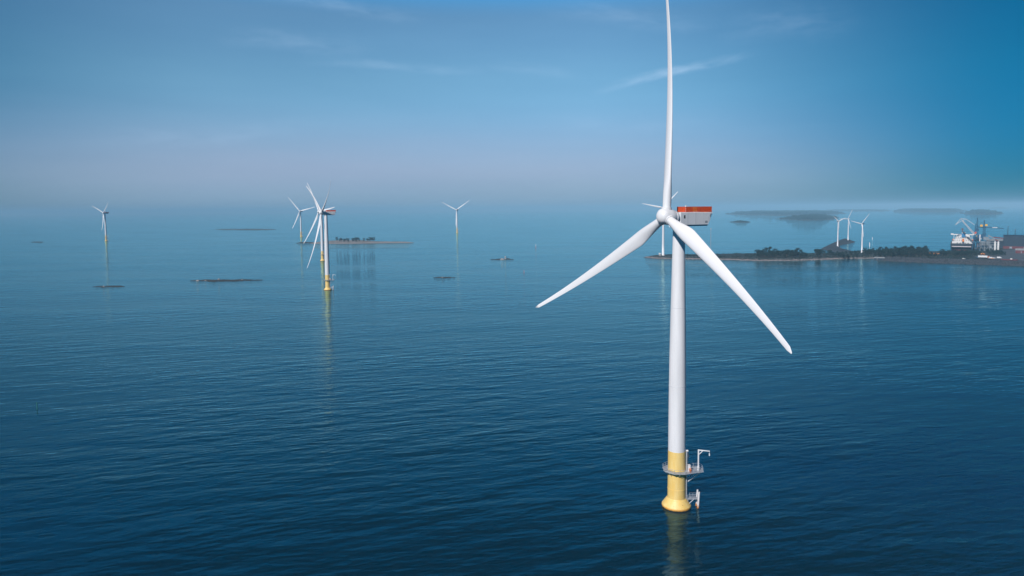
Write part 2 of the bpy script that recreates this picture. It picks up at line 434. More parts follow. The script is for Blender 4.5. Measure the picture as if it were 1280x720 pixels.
FAR = [  # outline in the distance, hill height
    ('far_island', [(905, 267.3), (930, 268.6), (980, 269.4), (1030, 268.6), (1060, 266.6), (1040, 265.0), (990, 265.0), (930, 265.6)], 10, 60),
    ('far_island.001', [(972, 273.6), (1000, 275.2), (1030, 275.0), (1049, 273.0), (1044, 270.6), (1015, 270.2), (990, 271.2)], 6, 40),
    ('far_island.002', [(1116, 264.6), (1150, 265.0), (1200, 265.0), (1208, 263.4), (1150, 262.9), (1122, 263.2)], 12, 70),
    ('far_island.003', [(1203, 266.6), (1215, 268.2), (1240, 268.0), (1254, 266.8), (1240, 264.6), (1212, 264.4)], 12, 55),
    ('far_island.004', [(911, 277.6), (925, 278.4), (941, 278.0), (935, 276.8), (918, 276.8)], 3, 18),
    ('far_island.005', [(268, 286.9), (310, 287.4), (347, 287.0), (340, 286.2), (300, 286.3), (276, 286.3)], 2.0, 18),
    ('far_island.007', [(1026, 263.2), (1060, 263.8), (1108, 263.8), (1112, 263.0), (1064, 262.7)], 6, 90),
    ('far_island.006', [(1262, 260.2), (1236, 260.4), (1240, 259.4), (1260, 259.4)], 20, 60),
]
for i, (n, po, hm, sp) in enumerate(FAR):
    tag(terrain(n, M_hill, po, sp, hm, 0.10 if hm > 10 else 0.05, hm * 0.35, sp * 6, 30 + i, sp * 1.5), kind='structure')

# ------------------------------------------------------------------ haze
hz_ = MB().box((0, 0, 81.5), (90000, 90000, 170))
M_haze = bpy.data.materials.new('haze_air'); M_haze.use_nodes = True
t = NT(M_haze.node_tree); t.n.clear()
pv = t.node('ShaderNodeVolumePrincipled'); pv.inputs['Density'].default_value = HAZE_DENSITY
pv.inputs['Color'].default_value = HAZE_COLOR; pv.inputs['Anisotropy'].default_value = -0.18
om = t.node('ShaderNodeOutputMaterial'); t.l.new(pv.outputs[0], om.inputs['Volume'])
tag(hz_.build('haze', M_haze), kind='stuff')

# ------------------------------------------------------------------ offshore wind turbine
HUBZ = 87.4; OH = 4.69; BL = 64.3; YAW0 = R_(63.31); PSI0 = R_(-2.16); CONE = 0.073; PRE = 3.84; RTILT = 0.155

def blade_mesh(L, rootr, pre, cone, pitch, chordmax):
    b = MB(); N = 46; K = 22; vs = []; fs = []
    for i in range(N + 1):
        s = (i / N); r = 1.2 * L / 64 + (L - 1.2 * L / 64) * (s ** 1.15)
        q = r / L
        # chord, thickness ratio, twist
        if q < 0.20:
            f = max(0, (q - 0.035) / 0.165); f = f * f * (3 - 2 * f)
            ch = 2 * rootr * (1 - f) + chordmax * f; tr = 1.0 * (1 - f) + 0.36 * f
        else:
            f = (q - 0.20) / 0.80
            ch = chordmax * ((1 - f) ** 1.15 * 0.74 + 0.26); tr = 0.36 - 0.20 * min(1, f * 1.6)
            if q > 0.97: ch *= math.sqrt(max(0.05, 1 - ((q - 0.97) / 0.03) ** 2 * 0.92))
            blend = 1
        bl = min(1, max(0, (q - 0.03) / 0.17))
        be = pitch + R_(15) * (1 - q) ** 2.2
        for k in range(K):
            a = 2 * math.pi * k / K
            cx, cy = math.cos(a), math.sin(a)
            # ellipse -> aerofoil: leading edge at +x
            xc = ch * (0.5 * cx) ; th = ch * tr * 0.5 * cy
            xa = 0.5 + 0.5 * cx                      # 1 leading .. 0 trailing
            af = (0.35 + 1.0 * xa ** 0.6) * (1.0 if xa > 0 else 0)
            th = th * ((1 - bl) + bl * min(1.1, af))
            xo = -0.14 * ch * bl                      # pitch axis ahead of mid chord
            x = xc + xo; y = th
            X = math.cos(be) * x + math.sin(be) * y; Y = -math.sin(be) * x + math.cos(be) * y
            vs.append((X, Y - math.sin(cone) * r - pre * q ** 3, math.cos(cone) * r))
    for i in range(N):
        for k in range(K):
            fs.append((i * K + k, i * K + (k + 1) % K, (i + 1) * K + (k + 1) % K, (i + 1) * K + k))
    fs.append(tuple(reversed(range(K)))); fs.append(tuple(N * K + k for k in range(K)))
    b.add(vs, fs, 0, True); return b

def rotor_matrix(hub_local, yaw, tilt, psi):
    return Matrix.Translation(hub_local) @ Matrix.Rotation(-yaw, 4, 'Z') @ Matrix.Rotation(-tilt, 4, 'X') @ Matrix.Rotation(psi, 4, 'Y')

def make_offshore():
    root = empty('wind_turbine')
    # tower
    MB().lathe([(2.575, 17.3), (2.575, 17.4), (2.57, 24), (2.52, 34), (2.42, 45), (2.22, 58), (1.98, 70), (1.74, 82), (1.68, 85.4)], 56).build('tower', M_white, root)
    to = root.children[0]
    for zf, rf in ((37.0, 2.50), (60.5, 2.17)): MB().lathe([(rf, zf - 0.08), (rf + 0.03, zf - 0.05), (rf + 0.03, zf + 0.05), (rf - 0.01, zf + 0.08)], 56, closed=False).build('flange', M_nacelle, to)
    # foundation: monopile with ice cone
    f = MB().lathe([(4.2, -0.8), (4.28, 0.12), (4.36, 0.5), (4.30, 0.72)], 56, closed=False)
    f.lathe([(4.30, 0.72), (3.0, 2.55)], 56, closed=False); f.lathe([(3.0, 2.55), (2.72, 2.75), (2.66, 3.0)], 56, closed=False)
    f.lathe([(2.66, 3.0), (2.63, 8), (2.59, 17.3)], 56)
    f.lathe([(2.69, 5.5), (2.70, 5.56), (2.70, 5.74), (2.69, 5.8)], 56)
    fo = f.build('foundation', M_yellow, root)
    # service platform: an eight-sided walkway with a loading bay
    rz = 11.4
    ring = [(4.25 * math.cos(R_(22.5 + 45 * k)), 4.25 * math.sin(R_(22.5 + 45 * k))) for k in range(8)]
    outer = [ring[0]] + [ring[1], ring[2], ring[3], ring[4], ring[5], ring[6]] + [(4.6, -3.0), (7.6, -2.1), (7.9, 0.2), (7.3, 1.8)]
    pd = MB().prism(outer, rz - 0.16, rz)
    for k in range(8):     # brackets below the deck
        a = R_(45 * k)
        pd.tube([(2.6 * math.cos(a), 2.6 * math.sin(a), rz - 1.5), (4.0 * math.cos(a), 4.0 * math.sin(a), rz - 0.3)], 0.09, 6)
    pd.tube([(2.6, -0.6, 7.4), (6.9, -1.6, rz - 0.3)], 0.2, 8); pd.tube([(2.6, 0.6, 7.4), (6.9, 0.9, rz - 0.3)], 0.2, 8)
    pd.tube([(2.5, -0.6, 7.6), (2.5, 0.6, 7.6)], 0.14, 8)
    plat = pd.build('service_platform', M_steel, root)
    ra = MB(); n = len(outer)
    for i in range(n):
        a = Vector((*outer[i], rz)); b2 = Vector((*outer[(i + 1) % n], rz)); L = (b2 - a).length
        sc_ = 0.97
        a = Vector((a.x * sc_, a.y * sc_, rz)); b2 = Vector((b2.x * sc_, b2.y * sc_, rz))
        for hh in (0.55, 1.15): ra.tube([a + Vector((0, 0, hh)), b2 + Vector((0, 0, hh))], 0.045, 6)
        k = max(1, int(L / 1.3))
        for j in range(k): ra.tube([a.lerp(b2, j / k), a.lerp(b2, j / k) + Vector((0, 0, 1.15))], 0.05, 6)
        d = (b2 - a).normalized(); M3 = Matrix.Rotation(math.atan2(d.y, d.x), 3, 'Z')
        ra.box((a + b2) / 2 + Vector((0, 0, 0.1)), (L * 0.9, 0.03, 0.12), M3)
    ra.build('railing', M_steel, plat)
    # davit crane
    cr = MB()
    cx, cy = 6.25, -1.0
    cr.tube([(cx, cy, rz), (cx, cy, rz + 1.2)], 0.34, 12); cr.tube([(cx, cy, rz + 1.2), (cx, cy, rz + 6.3)], 0.23, 12)
    cr.tube([(cx - 0.15, cy, rz + 6.2), (cx + 3.2, cy - 0.5, rz + 6.0)], [0.2, 0.14], 10)
    cr.tube([(cx + 0.1, cy, rz + 4.8), (cx + 1.25, cy - 0.2, rz + 6.05)], 0.12, 8)
    cro = cr.build('davit_crane', M_white, root)
    hk = MB().tube([(cx + 3.1, cy - 0.5, rz + 6.0), (cx + 3.1, cy - 0.5, rz + 5.2)], 0.05, 6)
    hk.box((cx + 3.1, cy - 0.5, rz + 4.95), (0.28, 0.28, 0.7)); hk.build('hook_block', M_white, cro)
    # vertical access ladder and cable pipe at the right of the pile
    la = MB()
    for oy in (-0.28, 0.28):
        la.tube([(2.72 + oy * 0.5, -1.35 + oy, 2.9), (2.72 + oy * 0.5, -1.35 + oy, 15.8)], 0.06, 6)
    for k in range(36): la.tube([(2.58, -1.63, 3.1 + k * 0.35), (2.86, -1.07, 3.1 + k * 0.35)], 0.03, 5)
    la.tube([(2.78, -0.75, 2.6), (2.78, -0.75, 17.4)], 0.26, 12)
    la.build('ladder', M_steel, root)
    cb = MB().box((3.3, -1.6, rz + 0.95), (0.7, 0.7, 1.9)); cb.box((3.3, -1.6, rz + 1.93), (0.8, 0.8, 0.06))
    cb.build('equipment_cabinet', M_white, root)
    ob = MB().box((3.45, -2.35, rz + 0.5), (0.55, 0.55, 0.9)); ob.box((3.45, -2.35, rz + 0.98), (0.6, 0.6, 0.06)); ob.build('lifebuoy_box', M_orange, root)
    lm = MB().tube([(4.1, 2.4, rz), (4.1, 2.4, rz + 3.9)], 0.06, 6); lm.box((4.1, 2.4, rz + 3.3), (0.45, 0.45, 1.3)); lm.box((4.1, 2.4, rz + 4.0), (0.3, 0.3, 0.3))
    lm.build('navigation_light', M_white, root)
    hatch = MB().tube([(2.5, -0.9, 17.35), (3.15, -0.9, 17.35)], 0.3, 10); hatch.build('wall_lamp', M_white, root)
    # boat landing
    bl = MB().box((4.45, -0.6, 2.75), (3.4, 1.7, 0.16))
    for yy in (-1.35, 0.15):
        bl.tube([(2.7, yy, 2.7), (6.3, yy, 2.7)], 0.13, 8); bl.tube([(3.15, yy, 1.0), (4.9, yy, 2.65)], 0.12, 8); bl.tube([(3.15, yy, 0.9), (3.15, yy, 2.7)], 0.11, 8)
        for hh in (0.6, 1.15): bl.tube([(3.0, yy, 2.8 + hh), (6.1, yy, 2.8 + hh)], 0.04, 6)
        for k in range(4): bl.tube([(3.0 + k * 1.0, yy, 2.75), (3.0 + k * 1.0, yy, 3.95)], 0.045, 6)
    blo = bl.build('boat_landing', M_steel, root)
    for yy in (-1.45, 0.25):
        MB().tube([(6.05, yy, -0.7), (6.15, yy, 0.3), (6.45, yy, 4.9)], [0.3, 0.32, 0.26], 12).build('fender', M_fender, blo)
    # nacelle (own frame: nose to -Y), then hub and blades
    nac = MB()
    prof = [(-1.25, 0.82, 0.9), (-1.0, 1.0, 1.0), (2.0, 1.0, 1.0), (9.3, 1.0, 1.0), (10.2, 0.98, 0.62)]
    sect = [(-2.02, -2.0), (-1.7, -2.45), (1.7, -2.45), (2.02, -2.0), (2.05, 0.2), (2.04, 1.5), (1.9, 1.65), (-1.9, 1.65), (-2.04, 1.5), (-2.05, 0.2)]
    vs = []; fs = []
    for (y, sx_, sz) in prof:
        for (x, z) in sect: vs.append((x * sx_, y + (0.95 if (y > 9 and z > 1) else 0.0), 1.65 + (z - 1.65) * sz))
    m_ = len(sect)
    for i in range(len(prof) - 1):
        for k in range(m_): fs.append((i * m_ + k, (i * m_ + (k + 1) % m_), (i + 1) * m_ + (k + 1) % m_, (i + 1) * m_ + k))
    fs.append(tuple(range(m_))); fs.append(tuple((len(prof) - 1) * m_ + k for k in reversed(range(m_))))
    nac.add(vs, fs)
    nac.box((2.05, 4.4, -0.4), (0.03, 0.05, 3.3))       # shell joint
    nac.box((2.05, 7.6, -0.4), (0.03, 0.05, 3.3))
    nac.lathe([(1.7, -4.4), (1.7, -2.0)], 32)             # yaw bearing neck
    ob2 = nac.build('nacelle', M_nacelle, root)
    for yy in (1.6, 4.6, 7.6): MB().box((2.052, yy, -0.25), (0.012, 0.07, 3.4)).build('panel_seam', M_grey, ob2)
    MB().box((2.06, 8.6, -1.2), (0.03, 0.9, 0.6)).build('louvre', M_grey, ob2)
    MB().box((0, 6.2, 1.72), (1.1, 1.1, 0.14)).build('roof_hatch', M_white, ob2)
    ge = MB(); ge.lathe([(1.4, -0.05), (2.05, 0.0), (2.1, 0.2), (2.1, 1.0), (1.9, 1.1)], 40)
    Mx = Matrix.Rotation(R_(-90), 4, 'X'); ge.v = [tuple(Mx @ Vector(q) + Vector((0, -2.45, 0))) for q in ge.v]
    ge.build('generator_ring', M_white, ob2)
    MB().box((2.07, 0.35, 0.35), (0.06, 0.5, 0.9)).build('vent', M_dark, ob2)
    hr = MB(); z0 = 1.66; z1 = 3.05; FH = 1.18
    def fence(a, b, red=True):
        a = Vector(a); b = Vector(b); L = (b - a).length; d = (b - a).normalized(); rot = Matrix.Rotation(math.atan2(d.y, d.x), 3, 'Z')
        for hh in (0.12, 0.8, 1.58): hr.tube([a + Vector((0, 0, hh)), b + Vector((0, 0, hh))], 0.06, 6, 0)
        k = max(2, int(L / 0.42))
        for j in range(k + 1):
            p = a.lerp(b, j / k)
            if j < k:
                mi = 1 if 0.27 < (j + 0.5) / k < 0.42 and L > 5 else 0
                hr.box(a.lerp(b, (j + 0.5) / k) + Vector((0, 0, 0.8)), (0.27, 0.04, 1.42), rot, mi)
            hr.box(p + Vector((0, 0, 0.72)), (0.06, 0.07, 1.6), rot, 0)
    X1, Y0, Y1 = 1.93, 0.9, 10.75
    fence((X1, Y0, z0), (X1, Y1, z0)); fence((-X1, Y0, z0), (-X1, Y1, z0)); fence((-X1, Y0, z0), (X1, Y0, z0)); fence((-X1, Y1, z0), (X1, Y1, z0))
    hr.box((0, Y1 - 0.4, z0 + 0.05), (3.7, 0.8, 0.1), None, 1)
    hr.build('helideck_railing', [M_red, M_orange], ob2)
    for (yy, xx) in ((0.9, 1.9), (4.3, -1.9)):
        MB().tube([(xx, yy, 1.7), (xx, yy, 3.3)], 0.05, 6).box((xx, yy, 3.45), (0.34, 0.34, 0.4)).build('aviation_light', M_white, ob2)
    hub = MB()
    hub.lathe([(2.2, -2.1), (2.32, -1.9), (2.36, -0.4), (2.34, 0.9), (2.2, 1.6), (1.9, 2.15), (1.35, 2.6), (0.7, 2.82), (0.05, 2.88)], 44)
    Mx = Matrix.Rotation(R_(90), 4, 'X'); hub.v = [tuple(Mx @ Vector(q)) for q in hub.v]
    for k in range(3):     # blade root collars
        a = 2 * math.pi * k / 3
        dvec = Vector((math.sin(a), -math.sin(CONE), math.cos(a))).normalized()
        hub.tube([dvec * 0.9, dvec * 2.62], [1.42, 1.42], 28)
    hub.build('hub', M_white, root)
    bm = blade_mesh(BL, 1.22, PRE, CONE, R_(6), 4.3)
    b0 = bm.build('blade', M_blade, root)
    for k in range(2):
        c = b0.copy(); C.objects.link(c); c.parent = root
    return root

def pose(root, yaw, psi, hubz=HUBZ, oh=OH, tilt=RTILT):
    ax = Vector((-math.sin(yaw), -math.cos(yaw), 0))
    hp = ax * oh + Vector((0, 0, hubz)); k = 0
    for ch in root.children:
        n = ch.name.split('.')[0]
        if n == 'nacelle': ch.location = (0, 0, hubz - (0.45 if hubz == HUBZ else 0)); ch.rotation_euler = (0, 0, -yaw)
        elif n == 'hub': ch.matrix_local = rotor_matrix(hp, yaw, tilt, psi)
        elif n == 'blade':
            ch.matrix_local = rotor_matrix(hp, yaw, tilt, psi + 2 * math.pi * k / 3); k += 1

proto = make_offshore()
GT = 'offshore turbines standing in the sea'
OFF = [((845.4, 632.5), 63.31, -2.16, 'tall white wind turbine nearest of all, on a yellow pile in the sea'),
       ((409.8, 362.5), 60.5, 59, 'mid-distance white turbine on a yellow foot, left of centre, one blade dark'),
       ((403.3, 326.0), 44, 84, 'white turbine directly behind the mid-distance turbine, its yellow foot showing to the left'),
       ((376.5, 295.9), 14, 78, 'small distant white turbine just left of the pair of overlapping turbines'),
       ((132.8, 301.2), 32, 53, 'small distant white turbine standing alone at the far left of the sea'),
       ((571.4, 291.0), 16, 57, 'small distant white turbine alone in mid sea, two blades raised like a Y')]
for i, (pb, yw, ps, lab) in enumerate(OFF):
    o = proto if i == 0 else copy_tree(proto)
    o.location = ground(*pb); pose(o, R_(yw), R_(ps), tilt=0.05 if i == 4 else RTILT); tag(o, lab, 'wind turbine', GT)
    if i == 4:
        for ch in o.children:
            if ch.name.startswith('blade'): ch.scale = (1, 1, 0.86)

# ------------------------------------------------------------------ onshore turbines
def make_onshore():
    root = empty('wind_turbine')
    MB().lathe([(3.2, -1.5), (3.2, 0.25), (2.2, 0.26), (2.16, 20), (1.95, 45), (1.55, 70), (1.25, 84.5)], 32).build('tower', M_white, root)
    nac = MB()
    Mx = Matrix.Rotation(R_(-90), 4, 'X')
    nac.lathe([(1.2, -2.2), (1.7, -1.6), (1.85, 1.0), (1.75, 4.5), (1.3, 6.6), (0.6, 7.4)], 24); nac.v = [tuple(Mx @ Vector(q)) for q in nac.v]
    nac.box((0, 4.2, 1.9), (0.9, 1.2, 0.5))
    nac.lathe([(1.3, -3.2), (1.3, -1.0)], 20)
    nac.build('nacelle', M_white, root)
    hub = MB().lathe([(1.5, -1.6), (1.6, 0), (1.35, 1.1), (0.7, 1.9), (0.05, 2.1)], 24)
    Mx = Matrix.Rotation(R_(90), 4, 'X'); hub.v = [tuple(Mx @ Vector(q)) for q in hub.v]
    hub.build('hub', M_white, root)
    b0 = blade_mesh(40, 0.95, 0.5, 0.03, R_(4), 3.3).build('blade', M_blade, root)
    for k in range(2):
        c = b0.copy(); C.objects.link(c); c.parent = root
    return root
on = make_onshore()
ON = [((828.8, 319.4), 'spit', 16, 42, 1.0, 0.96, 'white turbine on the bare tip of the spit, seen directly behind the nearest turbine'),
      ((1047, 307.5), 'breakwater', -16, 66, 0.64, 0.74, 'left of the three small white turbines, standing on the dark breakwater'),
      ((1060, 300.6), 'breakwater', 72, 30, 0.63, 1.10, 'middle and farthest of the three small white turbines, at the breakwater tip'),
      ((1077.2, 316), 'spit', 72, 42, 0.62, 1.05, 'right of the three small white turbines, standing among trees on the spit')]
for i, (pb, key, yw, ps, sc_, bs, lab) in enumerate(ON):
    o = on if i == 0 else copy_tree(on)
    p = ground(*pb, 2.6); p.z = max(0.8, height(key, p.x, p.y)); o.location = p; o.scale = (sc_, sc_, sc_)
    pose(o, R_(yw), R_(ps), 86.6, 3.4, 0.07); tag(o, lab, 'wind turbine', 'onshore turbines by the harbour')
    for ch in o.children:
        if ch.name.startswith('blade'): ch.scale = (1, 1, bs)

# ------------------------------------------------------------------ trees
M_leaf = []
for nm, bc in (('leaf_dark', (0.009, 0.030, 0.025)), ('leaf_mid', (0.013, 0.036, 0.028)), ('leaf_pine', (0.006, 0.026, 0.025))):
    M_leaf.append(mat(nm, bc, 0.7, 0.22, 0.6, spec=0.2))
M_bark = mat('bark', (0.11, 0.085, 0.065), 0.85, 0.2, 2.0)
def tree_proto(kind, seed):
    rnd = random.Random(seed)
    H = {'round': 9.0, 'tall': 11.5, 'bush': 4.6}[kind]
    tr = MB(); tr.tube([(0, 0, -0.6), (0.1, 0.05, H * 0.3), (0.0, 0.15, H * 0.75)], [0.26, 0.2, 0.06], 7)
    tips = []
    for k in range(7):
        z = H * rnd.uniform(0.25, 0.62); a = rnd.uniform(0, 6.28); l = H * rnd.uniform(0.16, 0.30)
        e = Vector((math.cos(a) * l, math.sin(a) * l, z + l * 0.7)); tr.tube([(0, 0, z), e * 0.6 + Vector((0, 0, z * 0.4 + 0.1)), e], [0.11, 0.07, 0.03], 5); tips.append(e)
    cr = MB(); clumps = []
    for k in range(13 if kind != 'bush' else 9):
        z = H * (rnd.uniform(0.30, 0.92) if kind != 'bush' else rnd.uniform(0.2, 0.8)); q = z / H
        wmax = H * ({'round': 0.36, 'tall': 0.24, 'bush': 0.55}[kind]) * math.sqrt(max(0.05, 1 - ((q - 0.5) / 0.55) ** 2))
        a = rnd.uniform(0, 6.28); rr = wmax * rnd.uniform(0.2, 0.85)
        clumps.append((Vector((math.cos(a) * rr, math.sin(a) * rr, z)), H * rnd.uniform(0.09, 0.17)))
    for c, r in clumps:
        for j in range(38):
            d = Vector((rnd.gauss(0, 1), rnd.gauss(0, 1), rnd.gauss(0, 0.8))).normalized() * r * rnd.uniform(0.55, 1.12)
            p = c + d; s_ = rnd.uniform(0.22, 0.5) * H / 9
            u = Vector((rnd.gauss(0, 1), rnd.gauss(0, 1), rnd.gauss(0, 1))).normalized(); v = u.cross(d.normalized() + Vector((0.1, 0.2, 0.1))).normalized()
            cr.add([p - u * s_, p + v * s_ * 0.7, p + u * s_, p - v * s_ * 0.7], [(0, 1, 2, 3)])
    t_ = tr.build('tree', M_bark); c_ = cr.build('crown', M_leaf[{'round': 0, 'tall': 2, 'bush': 1}[kind]], t_)
    return t_
PROT = [tree_proto('round', 1), tree_proto('round', 2), tree_proto('tall', 3), tree_proto('bush', 4), tree_proto('round', 5), tree_proto('bush', 6)]
for p_ in PROT: p_['used'] = 0
rt = random.Random(11)
def plant(kind_ids, x, y, z, s, lab, grp, name='tree'):
    q = PROT[rt.choice(kind_ids)]
    if q['used'] == 0: o = q; q['used'] = 1
    else: o = copy_tree(q)
    o.name = name
    o.location = (x, y, z - 0.1); o.rotation_euler = (0, 0, rt.uniform(0, 6.28)); o.scale = (s * rt.uniform(0.85, 1.2), s * rt.uniform(0.85, 1.2), s)
    tag(o, lab, 'tree' if name == 'tree' else 'bush', grp); return o
BELTS = [  # px range, y range, count, kinds, size, label, group
    (946, 1000, 320.6, 322.9, 40, [0, 1, 2, 4], (1.0, 1.55), 'leafy tree in the dark grove on the spit right of the nearest turbine', 'grove in the middle of the spit'),
    (1001, 1009, 321.2, 322.6, 5, [0, 1, 4], (0.7, 1.0), 'smaller tree at the right edge of the grove on the spit', 'trees ending the grove'),
    (1020, 1026, 319.5, 322.4, 7, [0, 2, 4], (1.0, 1.6), 'tree in the lone clump on the spit left of the breakwater', 'lone clump of trees'),
    (1028, 1074, 317.8, 321.8, 36, [0, 1, 4, 5], (0.7, 1.05), 'low tree between the breakwater and the shore of the spit', 'trees below the breakwater'),
    (1078, 1104, 316.4, 320.8, 26, [0, 1, 4], (0.8, 1.2), 'tree beside the foot of the right small turbine', 'trees by the right small turbine'),
    (1098, 1160, 317.0, 322.4, 84, [0, 1, 2, 4], (0.95, 1.5), 'tree in the broad dense belt between the small turbines and the ship', 'dense tree belt left of the ship'),
    (1160, 1172, 320.0, 323.6, 10, [0, 1, 5], (0.7, 1.0), 'low tree tapering off the dense belt towards the harbour', 'end of the dense tree belt'),
    (1174, 1222, 318.4, 322.4, 44, [0, 1, 4, 5], (0.7, 1.15), 'tree in the dark row in front of the moored ship', 'trees in front of the ship'),
    (1222, 1256, 317.0, 320.2, 16, [0, 5, 1], (0.7, 1.1), 'tree in the dark row in front of the loading gantry', 'trees in front of the loading gantry'),
]
for (x0, x1, y0, y1, n, kinds, (s0, s1), lab, grp) in BELTS:
    for k in range(n):
        px = x0 + (x1 - x0) * (k + rt.uniform(0, 1)) / n; py = rt.uniform(y0, y1)
        p = ground(px, py, 2.5); z = height('spit', p.x, p.y)
        plant(kinds, p.x, p.y, max(0.6, z), rt.uniform(s0, s1), lab, grp)
for k in range(16):
    px = rt.uniform(884, 940); p = ground(px, rt.uniform(320.8, 323.0), 2.5)
    plant([3, 5], p.x, p.y, max(0.5, height('spit', p.x, p.y)), rt.uniform(0.45, 0.8), 'low bush scattered on the bare part of the spit near the mast', 'bushes on the bare spit', 'bush')
for (x0, x1, n, lab, grp) in ((421, 436, 8, 'tree in the left clump on the small sandy islet', 'left clump on the islet'),
                              (440, 450, 6, 'tree in the middle clump on the small sandy islet', 'middle clump on the islet'),
                              (455, 469, 7, 'tree in the right clump on the small sandy islet', 'right clump on the islet')):
    for k in range(n):
        px = x0 + (x1 - x0) * (k + rt.random()) / n; p = ground(px, rt.uniform(301.4, 303.0), 2.0)
        plant([0, 1, 4], p.x, p.y, max(0.5, height('islet', p.x, p.y)), rt.uniform(0.95, 1.35), lab, grp)
def scrub(key, px0, px1, n, seed, lab):
    c, ca, sa, lo, sp, shp, h = TERR[key]; rr = np.random.default_rng(seed); b = MB(); k = 0; ii = np.nonzero(h > 2.0)[0]; guard = 0
    while k < n and guard < n * 30:
        guard += 1
        r, q = divmod(int(rr.choice(ii)), shp[1]); u = lo[0] + (q + rr.uniform(-.5, .5)) * sp; v = lo[1] + (r + rr.uniform(-.5, .5)) * sp
        x = c[0] + u * ca + v * sa; y = c[1] - u * sa + v * ca
        pxx = 640 + F * (x / y)
        if not (px0 < pxx < px1) or fbm(np.array([x / 40.0]), np.array([y / 40.0]), 77)[0] < 0.42: continue
        k += 1; R0 = rr.uniform(0.6, 1.9); z = float(h[r * shp[1] + q])
        for j in range(16):
            d = rr.normal(size=3); d /= np.linalg.norm(d); pz = abs(d[2]) * R0 * 0.9
            p = Vector((x + d[0] * R0, y + d[1] * R0, z + pz)); s_ = rr.uniform(0.25, 0.6)
            uu = Vector(rr.normal(size=3)).normalized(); vv = uu.cross(Vector((d[0] + .1, d[1], d[2] + .2))).normalized()
            b.add([p - uu * s_, p + vv * s_ * .7, p + uu * s_, p - vv * s_ * .7], [(0, 1, 2, 3)])
    tag(b.build('scrub', M_leaf[1]), lab, 'scrub', None, 'stuff')
scrub('spit', 850, 1100, 800, 5, 'low dark scrub covering the middle of the spit')
scrub('spit', 1100, 1225, 500, 6, 'low scrub between the trees in front of the ship')
# distant woods read as one mass: one object per island
def forest(key, hmin, hmax, n, seed, lab):
    c, ca, sa, lo, sp, shp, h = TERR[key]; rr = np.random.default_rng(seed); b = MB()
    ii = np.nonzero(h > h.max() * 0.10)[0]
    for k in range(n):
        i = int(rr.choice(ii)); r, q = divmod(i, shp[1])
        u = lo[0] + (q + rr.uniform(-.5, .5)) * sp; v = lo[1] + (r + rr.uniform(-.5, .5)) * sp
        x = c[0] + u * ca + v * sa; y = c[1] - u * sa + v * ca; z = h[i]
        H = rr.uniform(hmin, hmax) * min(1.0, 0.25 + 0.9 * float(h[i]) / float(h.max())) * (0.6 + 0.8 * fbm(np.array([u / 140.0]), np.array([v / 140.0]), seed)[0]); wv = H * rr.uniform(0.45, 0.85); a0 = rr.uniform(0, 6.28)
        n6 = 6; vs = []
        for (f, zz) in ((0.45, 0.0), (1.0, 0.35), (0.75, 0.7), (0.1, 1.0)):
            for j in range(n6):
                a = a0 + 2 * math.pi * j / n6; jr = rr.uniform(0.8, 1.2)
                vs.append((x + math.cos(a) * wv * f * jr, y + math.sin(a) * wv * f * jr, z + zz * H))
        fs = [(l * n6 + j, l * n6 + (j + 1) % n6, (l + 1) * n6 + (j + 1) % n6, (l + 1) * n6 + j) for l in range(3) for j in range(n6)]
        b.add(vs, fs + [tuple(range(18, 24))])
    tag(b.build('forest', M_leaf[2]), lab, 'forest', None, 'stuff')
forest('far_island', 14, 26, 2600, 1, 'hazy dark forest covering the long far island behind the three small turbines')
forest('far_island.001', 10, 20, 1600, 2, 'dark forest on the nearer island just left of the three small turbines')
forest('far_island.002', 16, 30, 2600, 3, 'faint forest along the long low island on the right horizon')
forest('far_island.003', 14, 26, 1200, 4, 'dark forest on the island on the horizon above the ship')
forest('far_island.004', 5, 9, 150, 5, 'scrub on the small flat island right of the red railed nacelle')
forest('far_island.007', 10, 20, 500, 8, 'faintest thin forest strip on the horizon right of the three small turbines')
forest('far_island.006', 14, 20, 120, 7, 'small faint forest strip on the farthest island above the warehouse')

# ------------------------------------------------------------------ reefs, rocks, sea marks
def reef(name, pts, sp, hm, seed, lab):
    cy = sum(q[1] for q in pts) / len(pts); pts = [(q[0], cy + (q[1] - cy) * 0.55) for q in pts]; hm *= 0.45
    o = terrain(name, M_reef, pts, sp * 0.6, hm, 0.4, hm * 5.5, sp * 4, seed, sp * 6.0)
    return tag(o, lab, 'reef', 'low reefs breaking the sea surface')
reef('reef', [(117, 358.4), (135, 360.0), (158, 358.4), (150, 356.8), (126, 357.2)], 2.0, 0.35, 51, 'small flat dark reef below the far left turbine')
reef('reef.001', [(238, 351.4), (262, 353.4), (300, 352.0), (332, 349.8), (318, 348.4), (280, 348.8), (248, 349.6)], 2.0, 0.6, 52, 'longest dark reef with pale rocks, left of the mid-distance turbine')
reef('reef.002', [(544, 347.0), (556, 348.2), (573, 347.2), (566, 345.8), (550, 346.0)], 2.0, 0.5, 53, 'narrow dark reef left of the skerry with the white beacon')
reef('reef.003', [(614, 324.6), (626, 325.6), (643, 324.2), (636, 322.8), (622, 323.2)], 2.5, 0.7, 54, 'small reef with pale rock carrying a white beacon, in mid sea')
reef('reef.004', [(36, 302.6), (50, 303.4), (58, 302.6), (48, 301.8)], 4, 0.9, 55, 'tiny dark rock far out at the left edge')
M_rock = mat('pale_rock', (0.42, 0.36, 0.34), 0.85, 0.25, 0.4, bump=0.15)
